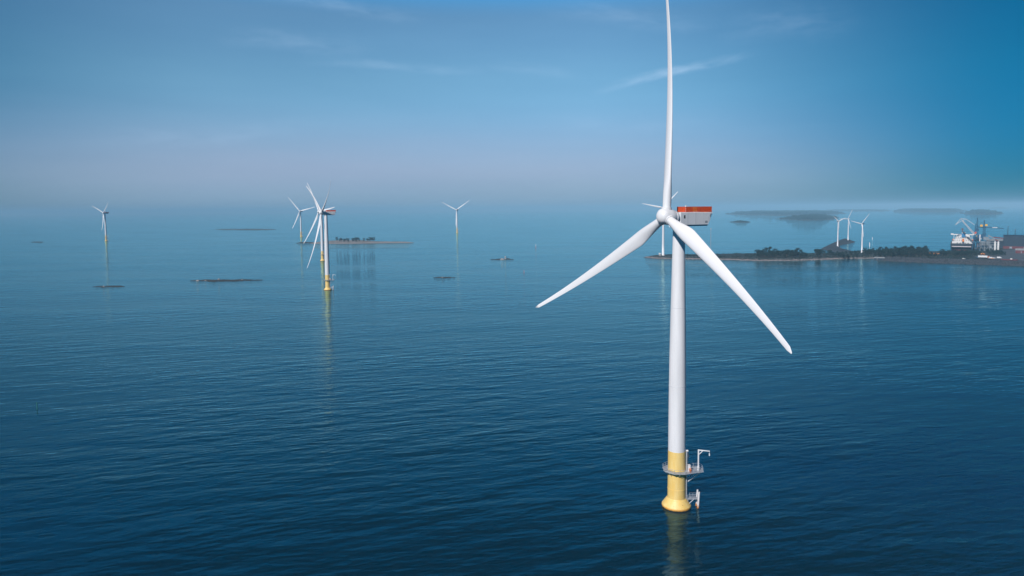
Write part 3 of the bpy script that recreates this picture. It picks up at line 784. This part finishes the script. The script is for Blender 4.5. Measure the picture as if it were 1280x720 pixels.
def boulder(px, py, w_, h_, seed, lab, m=M_rock):
    rr = random.Random(seed); p = ground(px, py); b = MB(); vs = []; K = 12; prof = [(1.0, -0.4), (1.02, 0.15), (0.78, 0.62), (0.4, 0.92), (0.05, 1.0)]
    for f, z in prof:
        for k in range(K):
            a = 2 * math.pi * k / K; j = rr.uniform(0.75, 1.15); vs.append((math.cos(a) * f * w_ / 2 * j, math.sin(a) * f * w_ / 3 * j, z * h_ * rr.uniform(0.85, 1.1)))
    fs = [(i * K + k, i * K + (k + 1) % K, (i + 1) * K + (k + 1) % K, (i + 1) * K + k) for i in range(4) for k in range(K)]
    b.add(vs, fs + [tuple(48 + k for k in range(K))])
    o = b.build('boulder', m); o.location = p; o.rotation_euler = (0, 0, rr.uniform(-0.4, 0.4)); tag(o, lab, 'boulder', 'pale boulders on the reefs')
boulder(247, 351.3, 4.5, 1.5, 1, 'widest pale boulder at the left end of the longest reef')
boulder(257, 351.0, 3.0, 1.0, 2, 'pale boulder second from the left on the longest reef')
boulder(273.5, 349.8, 3.6, 1.7, 3, 'tall pale boulder in the middle of the longest reef')
boulder(303, 350.0, 2.6, 1.0, 4, 'small pale boulder towards the right end of the longest reef')
boulder(129.5, 358.4, 2.4, 1.2, 5, 'pale boulder on the small reef below the far left turbine')
boulder(628, 324.6, 8.0, 2.2, 6, 'broad pale boulder at the foot of the white beacon')
boulder(553, 347.0, 2.5, 0.9, 7, 'pale boulder on the narrow reef')

M_bred = mat('faded_red', (0.55, 0.16, 0.13), 0.5, 0.1, 1)
M_green = mat('sea_mark_green', (0.01, 0.16, 0.09), 0.5, 0.1, 1)
# white beacon on the skerry
p = ground(631.8, 324.0); b = empty('beacon', p)
MB().lathe([(1.5, 0), (1.5, 0.6), (1.3, 0.7)], 16).build('base', M_grey, b)
MB().lathe([(1.25, 0.6), (1.25, 4.6), (1.5, 4.65), (1.5, 4.9), (0.9, 5.0)], 16).build('body', M_white, b)
MB().lathe([(0.45, 5.0), (0.45, 5.7), (0.1, 6.1)], 10).build('lantern', M_grey, b)
tag(b, 'small white round beacon on the reef in mid sea', 'beacon')
def spar(px, py, h, r, m1, m2, lab, grp):
    b = empty('spar_buoy', ground(px, py))
    MB().lathe([(r, -0.8), (r, h * 0.45), (r * 0.9, h * 0.46)], 12).build('float', m2, b)
    MB().lathe([(r * 0.85, h * 0.45), (r * 0.8, h), (r * 0.3, h + 0.1)], 12).build('pole', m1, b)
    tag(b, lab, 'buoy', grp)
spar(46.4, 511.8, 3.3, 0.14, M_green, M_green, 'thin green spar buoy alone in the left foreground sea', 'spar buoys')
spar(669.8, 310.4, 9.5, 0.55, M_white, M_bred, 'tall pale spar buoy with red foot in mid sea left of the nearest turbine', 'spar buoys')
spar(655.0, 341.5, 4.2, 0.32, M_bred, M_bred, 'short faded red spar buoy above the left blade of the nearest turbine', 'spar buoys')
spar(1087, 308.3, 9.5, 0.7, M_white, M_white, 'taller white spar buoy right of the three small turbines', 'spar buoys')
spar(1090.4, 299.5, 6.8, 0.6, M_white, M_white, 'shorter white spar buoy farther out right of the three small turbines', 'spar buoys')

M_drock = mat('dark_rock', (0.062, 0.068, 0.082), 0.9, 0.3, 0.3)
def riprap(px0, px1, off, n, seed, lab, m, key, rmin, rmax):
    rr = random.Random(seed); b = MB(); line = [p for p in spit[:16]]
    for k in range(n):
        px = rr.uniform(px0, px1)
        for a, c in zip(line, line[1:]):
            if a[0] <= px <= c[0]: py = a[1] + (c[1] - a[1]) * (px - a[0]) / (c[0] - a[0])
        p = ground(px, py + rr.uniform(*off), 0.0); r = rr.uniform(rmin, rmax); z = max(-0.1, max(height(q, p.x, p.y) for q in key))
        K = 6; vs = []
        for f, zz in ((0.9, -0.5), (1.0, 0.2), (0.55, 0.75)):
            for j in range(K):
                an = 6.283 * j / K; q = rr.uniform(0.7, 1.2); vs.append((p.x + math.cos(an) * r * f * q, p.y + math.sin(an) * r * f * q, z + zz * r * rr.uniform(0.7, 1.1)))
        b.add(vs, [(i * K + j, i * K + (j + 1) % K, (i + 1) * K + (j + 1) % K, (i + 1) * K + j) for i in range(2) for j in range(K)] + [tuple(12 + j for j in range(K))])
    tag(b.build('shore_rocks', m), lab, 'shore rocks', None, 'stuff')
riprap(1095, 1340, (-1.6, 1.6), 1500, 3, 'dark tumbled rocks along the harbour shore below the ship', M_drock, ('spit', 'rocky_shore'), 0.5, 1.7)
riprap(806, 1100, (-0.9, 0.3), 700, 4, 'pale stones along the waterline of the spit', M_rock, ('spit',), 0.25, 0.6)

# ------------------------------------------------------------------ mast and cabins on the spit
M_conc = mat('concrete', (0.34, 0.33, 0.32), 0.85, 0.12, 0.4)
M_wwall = mat('white_wall', (0.72, 0.70, 0.68), 0.7, 0.08, 0.5)
M_rroof = mat('red_roof', (0.17, 0.032, 0.036), 0.7, 0.15, 0.5)
M_rwall = mat('red_wall', (0.15, 0.032, 0.036), 0.75, 0.12, 0.5)
M_groof = mat('grey_roof', (0.25, 0.26, 0.27), 0.65, 0.12, 0.4)
M_dwall = mat('dark_cladding', (0.010, 0.026, 0.050), 0.55, 0.15, 0.2)
M_glass = mat('dark_glass', (0.02, 0.03, 0.04), 0.15, 0.1, 1)
def on_land(px, py, key='spit', zg=2.6):
    p = ground(px, py, zg); p.z = max(0.6, height(key, p.x, p.y)); return p
p = on_land(888.2, 319.8); b = empty('lattice_mast', p, -azim(p))
mm = MB(); Hm = 47
for sx_, sy_ in ((-1, -1), (1, -1), (0, 1)):
    mm.tube([(sx_ * 0.5, sy_ * 0.5, -0.5), (sx_ * 0.35, sy_ * 0.35, Hm)], 0.12, 5)
for k in range(30):
    z = k * Hm / 30; s_ = 1 if k % 2 else -1
    mm.tube([(-0.45 * s_, -0.45, z), (0.45 * s_, -0.45, z + Hm / 30)], 0.05, 4); mm.tube([(-0.45 * s_, -0.45, z), (0, 0.45, z + Hm / 30)], 0.05, 4)
mm.build('mast', M_steel, b)
MB().box((0, 0, Hm + 0.9), (2.0, 2.0, 1.6)).tube([(0, 0, Hm + 1.6), (0, 0, Hm + 3.6)], 0.08, 5).build('instrument_head', M_steel, b)
tag(b, 'thin grey lattice measuring mast on the spit right of the nearest turbine', 'mast')
def hut(px, py, w_, d_, h_, wallm, roofm, lab, name='cabin', rz=0.0, gable=0.35, cat='cabin', grp=None):
    p = on_land(px, py); b = empty(name, p, -azim(p) + rz)
    MB().box((0, 0, h_ / 2 - 0.4), (w_, d_, h_ + 0.8)).build('wall', wallm, b)
    rh = w_ * gable * 0.5 if d_ > w_ else d_ * gable
    e = 0.35; x, y = w_ / 2 + e, d_ / 2 + e
    vs = [(-x, -y, h_ + 0.003), (x, -y, h_ + 0.003), (x, y, h_ + 0.003), (-x, y, h_ + 0.003), (-x, 0, h_ + rh), (x, 0, h_ + rh)]
    MB().add(vs, [(3, 2, 1, 0), (0, 1, 5, 4), (2, 3, 4, 5), (0, 4, 3), (1, 2, 5)]).build('roof', roofm, b)
    MB().box((-w_ * 0.2, -d_ / 2 - 0.03, h_ * 0.4), (min(1.0, w_ * 0.3), 0.06, h_ * 0.75)).build('door', M_grey, b)
    MB().box((w_ * 0.22, -d_ / 2 - 0.03, h_ * 0.55), (min(1.4, w_ * 0.3), 0.06, h_ * 0.35)).build('window', M_glass, b)
    tag(b, lab, cat, grp); return b
hut(824.6, 319.6, 3.0, 3.0, 3.4, M_wwall, M_wwall, 'tiny white cabin left of the turbine on the spit tip')
hut(889.6, 320.0, 3.4, 3.0, 2.6, M_wwall, M_wwall, 'tiny white cabin at the foot of the lattice mast')
hut(1099, 322.6, 15, 5, 2.0, M_dwall, M_groof, 'low grey waterside shelter in front of the dense tree belt', 'shelter', cat='shelter')
hut(1079.4, 316.6, 2.8, 2.8, 2.6, M_wwall, M_wwall, 'tiny white cabin at the foot of the right small turbine')

# ------------------------------------------------------------------ harbour: ship, cranes, loading gantry, sheds, vehicles
def frame(px, py, z=0.0, name='thing', turn=0.0):
    p = ground(px, py, z); s = mpp(p)
    return empty(name, p, -azim(p) + turn), s
M_hull = mat('dark_hull', (0.022, 0.028, 0.042), 0.5, 0.15, 0.1)
M_boot = mat('red_boot_top', (0.20, 0.05, 0.05), 0.6, 0.15, 0.1)
M_stripe = mat('white_stripe', (0.62, 0.55, 0.56), 0.6, 0.1, 0.2)
M_blue = mat('funnel_blue', (0.02, 0.20, 0.42), 0.5, 0.08, 0.3)
M_cblue = mat('crane_blue', (0.012, 0.085, 0.17), 0.5, 0.15, 0.3)
M_cwhite = mat('crane_white', (0.66, 0.65, 0.66), 0.5, 0.1, 0.3)
M_yel = mat('crane_yellow', (0.85, 0.45, 0.03), 0.5, 0.08, 0.5)
M_lgrey = mat('light_grey_steel', (0.24, 0.27, 0.30), 0.55, 0.2, 0.3)
M_rust = mat('rusty_steel', (0.20, 0.09, 0.06), 0.8, 0.2, 0.4)

ship, s = frame(1203, 313.5, 0, 'ship')
B = 20.5; Ls = 185.0
# hull sections from stern to bow: (y, half breadth at deck, half breadth at waterline, deck height)
secs = [(0, 0.93 * B, 0.62 * B, 14.5), (8, 0.99 * B, 0.85 * B, 14.2), (30, B, 0.98 * B, 13.5), (120, B, B, 13.5), (155, 0.9 * B, 0.75 * B, 14.5), (176, 0.5 * B, 0.25 * B, 16), (185, 0.06 * B, 0.03 * B, 17)]
vs = []; fs = []; mi = []
for (y, bd, bw, hd) in secs:
    row = [(-bw * 0.9, y + (5 if y == 0 else 0), -0.8), (-bw, y + (3.5 if y == 0 else 0), 2.2), (-(bw * .35 + bd * .65), y + (1.2 if y == 0 else 0), 6.2), (-bd, y, hd - 3.4), (-bd, y, hd - 1.9), (-bd, y, hd)]
    row += [(-q[0], q[1], q[2]) for q in reversed(row)]
    vs += row
n = 12
for i in range(len(secs) - 1):
    for k in range(n - 1):
        fs.append((i * n + k, i * n + k + 1, (i + 1) * n + k + 1, (i + 1) * n + k)); mi.append({0: 1, 10: 1}.get(k, 0))
    fs.append((i * n + 11, i * n, (i + 1) * n, (i + 1) * n + 11)); mi.append(0)
# transom in strips
for k in range(5):
    fs.append((k, n - 1 - k, n - 2 - k, k + 1)); mi.append({0: 1}.get(k, 0))
fs.append(tuple((len(secs) - 1) * n + k for k in range(n))); mi.append(0)
hull = MB(); hull.v = vs; hull.f = fs; hull.mi = mi; hull.sm = [False] * len(fs)
ho = hull.build('hull', [M_hull, M_boot], ship)
MB().box((-2.0, -0.9, 8.4), (32, 3.2, 1.5)).build('rubbing_strake', M_stripe, ho)
dk = MB().box((0, 90, 14.3), (37, 150, 0.5))
for k in range(6): dk.box((0, 52 + k * 20, 16.0), (22, 15, 3.2)); dk.box((0, 52 + k * 20, 17.8), (23, 16, 0.5))
dk.build('deck', M_rust, ship)
sup = MB()
sup.box((0, 14, 16.3), (36, 20, 4.2)); sup.box((0, 14.5, 20.0), (30, 18, 3.2)); sup.box((0, 15, 23.1), (26, 16, 3.0)); sup.box((0, 15.5, 26.2), (24, 15, 3.2))
sup.box((0, 17.5, 29.6), (22, 9, 3.4))
so_ = sup.build('superstructure', M_wwall, ship)
wg = MB(); wg.box((0, 17, 31.6), (41, 5, 1.9)); wg.box((-18.2, 17, 32.3), (4.6, 5.6, 2.9)); wg.box((18.2, 17, 32.3), (4.6, 5.6, 2.9)); wg.build('bridge_wings', M_wwall, ship)
for zz, wd in ((20.4, 30.02), (23.4, 26.02), (26.5, 24.02)):
    wn = MB()
    for k in range(8): wn.box((-wd / 2 + wd * (k + 0.5) / 8, {20.4: 5.45, 23.4: 6.95, 26.5: 7.95}[zz], zz), (1.2, 0.12, 1.1))
    wn.build('window', M_glass, so_)
rl = MB()
for zz, yy, wd in ((18.5, 3.9, 36), (21.7, 5.4, 30), (24.7, 6.9, 26)):
    for hh in (0.5, 1.0): rl.tube([(-wd / 2, yy, zz + hh), (wd / 2, yy, zz + hh)], 0.09, 4)
rl.build('deck_railing', M_wwall, so_)
for sx_ in (-1, 1):
    MB().tube([(sx_ * 15, 5.5, 20.0), (sx_ * 15, 9, 23.5), (sx_ * 15, 16, 30.5)], 0.5, 6).build('stair', M_wwall, so_)
    MB().lathe([(0.3, -4.0), (1.5, -2.6), (1.6, 1.5), (1.2, 3.6), (0.2, 4.2)], 12).build('lifeboat', M_orange, ship, (sx_ * 16.2, 13, 21.5)).rotation_euler = (R_(90), 0, 0)
MB().lathe([(0.3, -4.6), (1.7, -3.0), (1.8, 1.5), (1.4, 3.8), (0.2, 4.6)], 12).build('lifeboat', M_orange, ship, (0.6, 2.6, 20.6)).rotation_euler = (R_(125), 0, 0)
fu = MB(); fu.box((1, 9.5, 30.5), (6.6, 7, 7.6), None, 0, (0.92, 0.92)); fo_ = fu.build('funnel', M_blue, ship)
MB().box((1, 9.5, 35.5), (6.0, 6.3, 2.4)).build('funnel_top', M_wwall, fo_)
MB().box((1, 9.5, 37.0), (5.5, 5.5, 0.8)).build('exhaust_cap', M_dark, fo_)
ma = MB().tube([(-1.2, 18, 31), (-1.2, 18, 44)], [0.7, 0.45], 8); ma.tube([(-5, 18, 40), (2.6, 18, 40)], 0.25, 6); ma.box((-1.2, 18, 42.6), (4.2, 2, 1.6)); ma.build('mast', M_rust, ship)
for yy in (62, 102, 142):
    ck = MB().tube([(0, yy, 14), (0, yy, 26)], 1.2, 8); ck.tube([(0, yy, 25), (0, yy + 24, 27)], 0.5, 6); ck.build('deck_crane', M_cwhite, ship)
wd_ = MB()
for xx in (-9, -4, 4, 9): wd_.box((xx, 2.4, 15.3), (2.2, 2.2, 1.6))
wd_.build('winch', M_lgrey, ship)
tag(ship, 'large cargo ship moored at the harbour, stern with white superstructure and blue funnel', 'ship')

def lattice(b, p0, p1, w0, w1, n, r=0.22, mi=0):
    """four-chord lattice girder from p0 to p1"""
    p0 = Vector(p0); p1 = Vector(p1); t = (p1 - p0).normalized(); a = Vector((0, 1, 0)) if abs(t.y) < 0.9 else Vector((1, 0, 0))
    u = t.cross(a).normalized(); v = t.cross(u)
    cs_ = [(1, 1), (1, -1), (-1, -1), (-1, 1)]
    def P(i, k):
        f = i / n; w_ = (w0 * (1 - f) + w1 * f) / 2; return p0.lerp(p1, f) + u * cs_[k % 4][0] * w_ + v * cs_[k % 4][1] * w_
    for k in range(4): b.tube([P(0, k), P(n, k)], r, 5, mi)
    for i in range(n):
        for k in range(4):
            b.tube([P(i, k + (i % 2)), P(i + 1, k + 1 - (i % 2))], r * 0.7, 4, mi)
            b.tube([P(i, k), P(i, k + 1)], r * 0.6, 4, mi)
# level luffing crane with white jib over the ship
cr, s = frame(1219.5, 313.0, 2.5, 'harbour_crane')
po = MB()
for sx_ in (-1, 1):
    for sy_ in (-1, 1): po.tube([(sx_ * 6.0, sy_ * 6, -0.5), (sx_ * 4, sy_ * 4, 14)], 0.8, 6)
    po.tube([(sx_ * 5.2, -5.2, 7), (sx_ * 5.2, 5.2, 7)], 0.5, 6); po.tube([(-5.2, sx_ * 5.2, 7), (5.2, sx_ * 5.2, 7)], 0.5, 6)
po.box((0, 0, 14.5), (11, 11, 1.4)); po.build('portal', M_cblue, cr)
tw = MB(); lattice(tw, (0, 0, 15), (0, 0, 52), 7.5, 3.0, 8, 0.42); lattice(tw, (1, 0, 52), (1, 0, 63), 2.6, 0.8, 3, 0.3); tw.box((0.5, 0, 22), (10, 9, 7.5)); tw.box((1.2, 0, 40), (6, 5, 5)); tw.tube([(0, 0, 56), (20, 0, 50)], 0.22, 5)
tw.build('tower', M_cblue, cr)
MB().box((-1.2, -4.8, 34.5), (3.2, 3, 3.2)).build('cab', M_red, cr)
MB().box((1.6, -4.0, 27.5), (2.6, 2.2, 3.0)).build('winch_house', M_yel, cr)
jb = MB(); k_ = s
lattice(jb, ((1217 - 1219.5) * k_, -1, (313 - 291.8) * k_), ((1204.3 - 1219.5) * k_, -1, (313 - 275.6) * k_), 2.6, 1.6, 9, 0.34)
jb.build('jib', M_cwhite, cr)
fj = MB(); lattice(fj, ((1208.5 - 1219.5) * k_, -1, (313 - 273.6) * k_), ((1197.2 - 1219.5) * k_, -1, (313 - 281.3) * k_), 1.0, 1.0, 2, 0.2)
fj.v = []; fj.f = []; fj.mi = []; fj.sm = []
pA = Vector(((1208.2 - 1219.5) * k_, -1, (313 - 273.8) * k_)); pB = Vector(((1203 - 1219.5) * k_, -1, (313 - 273.2) * k_)); pC = Vector(((1197.2 - 1219.5) * k_, -1, (313 - 281.2) * k_)); pD = Vector(((1204.3 - 1219.5) * k_, -1, (313 - 275.8) * k_))
for off in (-1.0, 1.0):
    o_ = Vector((0, off, 0))
    fj.tube([pA + o_, pB + o_, pC + o_], 0.42, 6); fj.tube([pA + o_, pD + o_, pC + o_], 0.36, 6); fj.tube([pB + o_, pD + o_], 0.3, 5)
    fj.tube([pB.lerp(pC, .5) + o_, pD.lerp(pC, .5) + o_], 0.25, 5)
fj.build('fly_jib', M_cwhite, cr)
tb = MB().tube([pA, ((1217.4 - 1219.5) * k_, -1, (313 - 281.2) * k_)], 0.45, 6); tb.build('tie_bar', M_cwhite, cr)
tag(cr, 'dark blue harbour crane with white folding jib reaching over the ship', 'crane')
# second crane with yellow machinery boxes and a long thin boom
c2, s = frame(1229.2, 312.5, 2.5, 'harbour_crane')
po = MB()
for sx_ in (-1, 1):
    for sy_ in (-1, 1): po.tube([(sx_ * 6, sy_ * 6, -0.5), (sx_ * 3.4, sy_ * 3.4, 13)], 0.8, 6)
    po.tube([(sx_ * 4.9, -4.9, 6), (sx_ * 4.9, 4.9, 6)], 0.45, 6)
po.box((0, 0, 13.4), (9, 9, 1.4)); po.build('portal', M_cblue, c2)
tw = MB(); lattice(tw, (0, 0, 14), (0, 0, 44), 5.2, 3.4, 7, 0.42); tw.box((0, 0, 26), (5.6, 5.6, 6)); lattice(tw, (0, 0, 44), (0, 0, 58), 3.0, 0.6, 4, 0.3); tw.build('tower', M_cblue, c2)
bo = MB(); lattice(bo, (-12, 0, 45.2), (31, 0, 42.4), 2.2, 1.0, 14, 0.26); bo.tube([(0, 0, 58), (24, 0, 43.6)], 0.16, 4); bo.tube([(0, 0, 58), (-11, 0, 46)], 0.16, 4); bo.build('boom', M_cblue, c2)
MB().box((-4.6, -2.4, 47.6), (3.9, 3.6, 3.9)).build('machinery_box', M_yel, c2); MB().box((3.2, -2.4, 48.6), (3.9, 3.6, 3.5)).build('machinery_box', M_yel, c2)
MB().box((17, -0.6, 44.0), (8, 1.6, 1.4)).build('counterweight', M_cwhite, c2)
tag(c2, 'dark harbour crane with two yellow machinery boxes and a long thin boom', 'crane')
# dark blue bulk unloader between the cranes
bu, s = frame(1224.2, 313.6, 2.5, 'bulk_unloader')
fr = MB()
for xx in (-5.5, 5.5):
    for yy in (-5, 5): lattice(fr, (xx, yy, -0.5), (xx * 0.8, yy * 0.8, 25), 1.6, 1.2, 6, 0.26)
for zz in (8, 16, 24.5):
    for yy in (-4.4, 4.4): fr.tube([(-5, yy, zz), (5, yy, zz)], 0.5, 6)
    for xx in (-4.8, 4.8): fr.tube([(xx, -4.4, zz), (xx, 4.4, zz)], 0.5, 6)
fr.build('frame', M_cblue, bu)
MB().box((0, 0, 28), (8.5, 7, 5)).box((1.5, 0, 18), (4.5, 5, 5)).build('machine_house', M_cblue, bu)
bm_ = MB(); lattice(bm_, (-2, 0, 30), (-9, 4, 22), 2.0, 1.2, 5, 0.28); lattice(bm_, (2, 0, 30.5), (10, 2, 33), 2.0, 1.2, 5, 0.28); bm_.build('boom', M_cblue, bu)
MB().box((2.2, -3.8, 24.0), (1.8, 1.6, 2.0)).build('lamp_box', M_cwhite, bu)
tag(bu, 'squat dark blue bulk unloader on lattice legs between the two tall cranes', 'unloader')
# grey loading gantry with hoppers
lg, s = frame(1237.0, 314.0, 2.5, 'loading_gantry')
fr = MB()
for xx in (-15, -8, 0, 7, 14):
    for yy in (-5, 5): fr.tube([(xx, yy, -0.5), (xx, yy, 22 if xx < 10 else 17)], 0.55, 6)
for zz in (6, 12, 17):
    for yy in (-5, 5): fr.tube([(-15, yy, zz), (14, yy, zz)], 0.42, 5)
    for xx in (-15, -8, 0, 7, 14): fr.tube([(xx, -5, zz), (xx, 5, zz)], 0.4, 5)
for i_, xx in enumerate((-15, -8, 0, 7)): fr.tube([(xx, -5, 0 if i_ % 2 else 12), ((-8, 0, 7, 14)[i_], -5, 12 if i_ % 2 else 0)], 0.35, 5)
fr.build('frame', M_lgrey, lg)
for xx in (-11.5, -3.5):
    hp_ = MB(); hp_.lathe([(0.8, 6.5), (3.6, 13), (3.6, 18.5), (3.3, 18.6)], 12, (xx, 0, 0)); hp_.build('hopper', M_lgrey, lg)
MB().box((-6, 0, 24.5), (9, 8, 5.5)).build('head_house', M_lgrey, lg)
for xx in (8, 13): MB().lathe([(1.5, 0), (1.5, 18), (0.3, 19.5)], 14, (xx, -7.5, 0)).build('silo', M_wwall, lg)
cvm = MB(); cvm.box((5.5, -1, 24.8), (21, 3.4, 2.0), Matrix.Rotation(R_(32), 3, 'Y')); cvm.build('conveyor_gallery', M_lgrey, lg)
MB().box((-16, -3, 25), (2.0, 2, 13)).build('spout_tower', M_cwhite, lg)
MB().box((10.5, -2.4, 21.0), (6.5, 3.8, 1.6), Matrix.Rotation(R_(32), 3, 'Y')).build('red_canopy', M_rroof, lg)
tag(lg, 'light grey steel loading gantry with hoppers and sloping conveyor beside the cranes', 'loading gantry')
# sheds
def shed(px, py, w_, d_, h_, wm, rm, lab, slope=0.12, base=None, turn=0.0, name='warehouse'):
    b, s = frame(px, py, 2.8, name, turn)
    MB().box((0, d_ / 2, h_ / 2 - 0.5), (w_, d_, h_ + 1)).build('wall', wm, b)
    x = w_ / 2 + 0.6; rh = d_ * 0.5 * slope
    vs = [(-x, -0.6, h_ + .004), (x, -0.6, h_ + .004), (x, d_ + 0.6, h_ + .004), (-x, d_ + 0.6, h_ + .004), (-x, d_ / 2, h_ + rh), (x, d_ / 2, h_ + rh)]
    MB().add(vs, [(3, 2, 1, 0), (0, 1, 5, 4), (2, 3, 4, 5), (0, 4, 3), (1, 2, 5)]).build('roof', rm, b)
    if base: MB().box((0, -0.15, base[0] / 2), (w_ * 0.998, 0.5, base[0])).build('base_cladding', base[1], b)
    for k in range(3): MB().box((-w_ * 0.32 + k * w_ * 0.32, -0.32 if base else -0.06, 2.2), (4, 0.3, 4.4)).build('door', M_grey, b)
    return tag(b, lab, name)
wh = shed(1281, 311.5, 70, 45, 26, M_dwall, M_dwall, 'tall dark warehouse with red base cladding at the right edge', 0.05, (5.2, M_rwall))
shed(1247.5, 310.0, 40, 25, 14.5, M_dwall, M_groof, 'lower dark warehouse with grey roof between gantry and tall warehouse', 0.3)
rg, s = frame(1250.5, 309.0, 2.8, 'conveyor_bridge')
MB().box((0, -3, 19.2), (26, 3.2, 2.2), Matrix.Rotation(R_(6), 3, 'Y')).build('gallery', M_rroof, rg)
MB().box((0, -3, 16.6), (25, 2.4, 1.4), Matrix.Rotation(R_(2), 3, 'Y')).build('walkway', M_lgrey, rg)
for xx in (-11, 0, 11): MB().tube([(xx, -3, -0.5), (xx, -3, 16.2)], 0.6, 6).build('support_leg', M_lgrey, rg)
tag(rg, 'red roofed conveyor bridge running from the gantry to the tall warehouse', 'conveyor bridge')
for (px, y0, y1, lab) in ((1259.3, 302, 283.2, 'taller dark chimney mast left of the tall warehouse'), (1268.4, 302, 287.3, 'shorter dark chimney mast behind the tall warehouse')):
    b, s = frame(px, y0, 2.8, 'chimney_mast'); Hc = (y0 - y1) * s
    MB().lathe([(0.9, -0.5), (0.7, Hc * 0.6), (0.5, Hc)], 10).build('shaft', M_dwall, b); MB().lathe([(0.8, Hc), (0.8, Hc + 0.8), (0.3, Hc + 1)], 10).build('cap', M_rust, b)
    tag(b, lab, 'chimney mast', 'chimney masts by the tall warehouse')
hut(1281.5, 317.6, 28, 9, 6.5, M_rwall, M_groof, 'red walled hall with grey roof low at the right edge', 'hall', cat='hall')
hut(1271.8, 317.2, 5, 7, 7.2, M_wwall, M_groof, 'narrow white gabled hut beside the red walled hall', 'hut', cat='hut')
# harbour road apron, laid on the ground
ap = MB(); pts = [(1215, 319.8), (1238, 323.2), (1258, 324.6), (1300, 326.6), (1300, 311.5), (1262, 311.8), (1252, 312.4), (1256, 316), (1258, 319.2), (1240, 319.4)]
vs = [ground(*q, 4.0) for q in pts]
ap.add([(q.x, q.y, 4.0) for q in vs] + [(q.x, q.y, 2.0) for q in vs], [tuple(range(len(pts)))] + [(i, (i + 1) % len(pts), len(pts) + (i + 1) % len(pts), len(pts) + i) for i in range(len(pts))])
M_apron = mat('gravel_apron', (0.075, 0.085, 0.10), 0.9, 0.15, 0.05)
tag(ap.build('harbour_road', M_apron), kind='structure')

M_tyre = mat('tyre', (0.02, 0.02, 0.02), 0.8, 0.1, 2)
def car(px, py, colr, lab, kind='car', turn=0.0, grp='vehicles parked in the harbour', key='spit', zg=3.0):
    p = ground(px, py, zg); p.z = zg + 0.0
    b = empty({'car': 'parked_car', 'van': 'parked_van', 'truck': 'parked_truck'}[kind], p, -azim(p) + turn)
    L, Wd, Hh = {'car': (4.5, 1.9, 1.45), 'van': (6.2, 2.2, 2.6), 'truck': (15.5, 2.6, 3.9)}[kind]
    bd = MB()
    if kind == 'car':
        pr = [(-L / 2, .35), (L / 2, .35), (L / 2, .8), (L * .25, .92), (L * .1, 1.42), (-L * .32, 1.45), (-L / 2, .95)]
    elif kind == 'van':
        pr = [(-L / 2, .4), (L / 2, .4), (L / 2, 1.2), (L * .36, 1.5), (L * .26, Hh), (-L / 2, Hh)]
    else:
        pr = [(-L / 2, 1.0), (L * .32, 1.0), (L * .32, Hh), (-L / 2, Hh)]
    n = len(pr)
    vs = [(x, -Wd / 2, z) for x, z in pr] + [(x, Wd / 2, z) for x, z in pr]
    bd.add(vs, [tuple(range(n)), tuple(reversed(range(n, 2 * n)))] + [((i + 1) % n, i, n + i, n + (i + 1) % n) for i in range(n)])
    bd.build('body', colr, b)
    if kind == 'truck':
        cb_ = MB().box((L * .42, 0, 1.7), (2.6, 2.5, 2.6)); cb_.build('cab', M_orange, b)
    wn = MB().box((L * (.02 if kind == 'car' else .40 if kind == 'truck' else .27), 0, Hh * .78 if kind != 'truck' else 2.2), (L * (.30 if kind == 'car' else .12), Wd + 0.03, Hh * .16)); wn.build('window', M_glass, b)
    for xx in (-L * .32, L * .32):
        for sy_ in (-1, 1):
            wl = MB().lathe([(0.38, -0.13), (0.38, 0.13)], 12); Mr = Matrix.Rotation(R_(90), 4, 'X'); wl.v = [tuple(Mr @ Vector(q)) for q in wl.v]
            wl.build('wheel', M_tyre, b, (xx, sy_ * Wd * .46, 0.38))
    tag(b, lab, kind, grp); return b
M_cw = mat('white_vehicle', (0.75, 0.74, 0.74), 0.35, 0.03, 1); M_co = mat('orange_vehicle', (0.75, 0.26, 0.05), 0.4, 0.05, 1); M_cb = mat('blue_vehicle', (0.03, 0.16, 0.34), 0.4, 0.05, 1)
car(1229.6, 322.4, M_cw, 'long white lorry with orange cab parked near the shore below the gantry', 'truck', 0.03, zg=4.0)
car(1238.6, 323.2, M_cw, 'white van just right of the long white lorry', 'van', 0.4, zg=4.0)
car(1242.8, 323.0, M_cw, 'small white car between the two white vans', 'car', 0.3, zg=4.0)
car(1249.0, 322.9, M_cw, 'white van farthest right in the parked row by the shore', 'van', 0.0, zg=4.0)
car(1223.0, 322.2, M_cb, 'blue car at the left end of the long white lorry', 'car', 0.1, zg=4.0)
car(1240.5, 323.6, M_co, 'small orange car in front of the white van by the shore', 'car', 0.2, zg=4.0)
car(1204.6, 323.8, M_cw, 'white car alone by the shore below the ship', 'car', 0.2)
car(1163.0, 317.6, M_co, 'orange van leftmost on the quay behind the tree belt', 'van', 0.3)
car(1169.6, 318.0, M_co, 'orange van in the middle of the quay left of the ship', 'van', 0.1)
car(1174.2, 317.6, M_co, 'orange car just left of the ship on the quay', 'car', 0.1)
car(1180.0, 317.8, M_cw, 'white car on the quay just left of the ship stern', 'car', 0.1)
car(1228.5, 318.2, M_co, 'orange van under the loading gantry', 'van', 0.2)
b, s = frame(1261.5, 325.2, 4.0, 'low_barge')
MB().prism([(-10, -2.2), (9, -2.2), (11, 0), (9, 2.2), (-10, 2.2)], 0.0, 1.3).build('hull', M_rwall, b)
MB().box((2.5, 0, 2.0), (2.6, 2.4, 1.6)).build('wheelhouse', M_wwall, b)
tag(b, 'long low dark red boat laid up on the shore at right', 'boat')
for o in list(bpy.data.objects):
    if 'used' in o: del o['used']
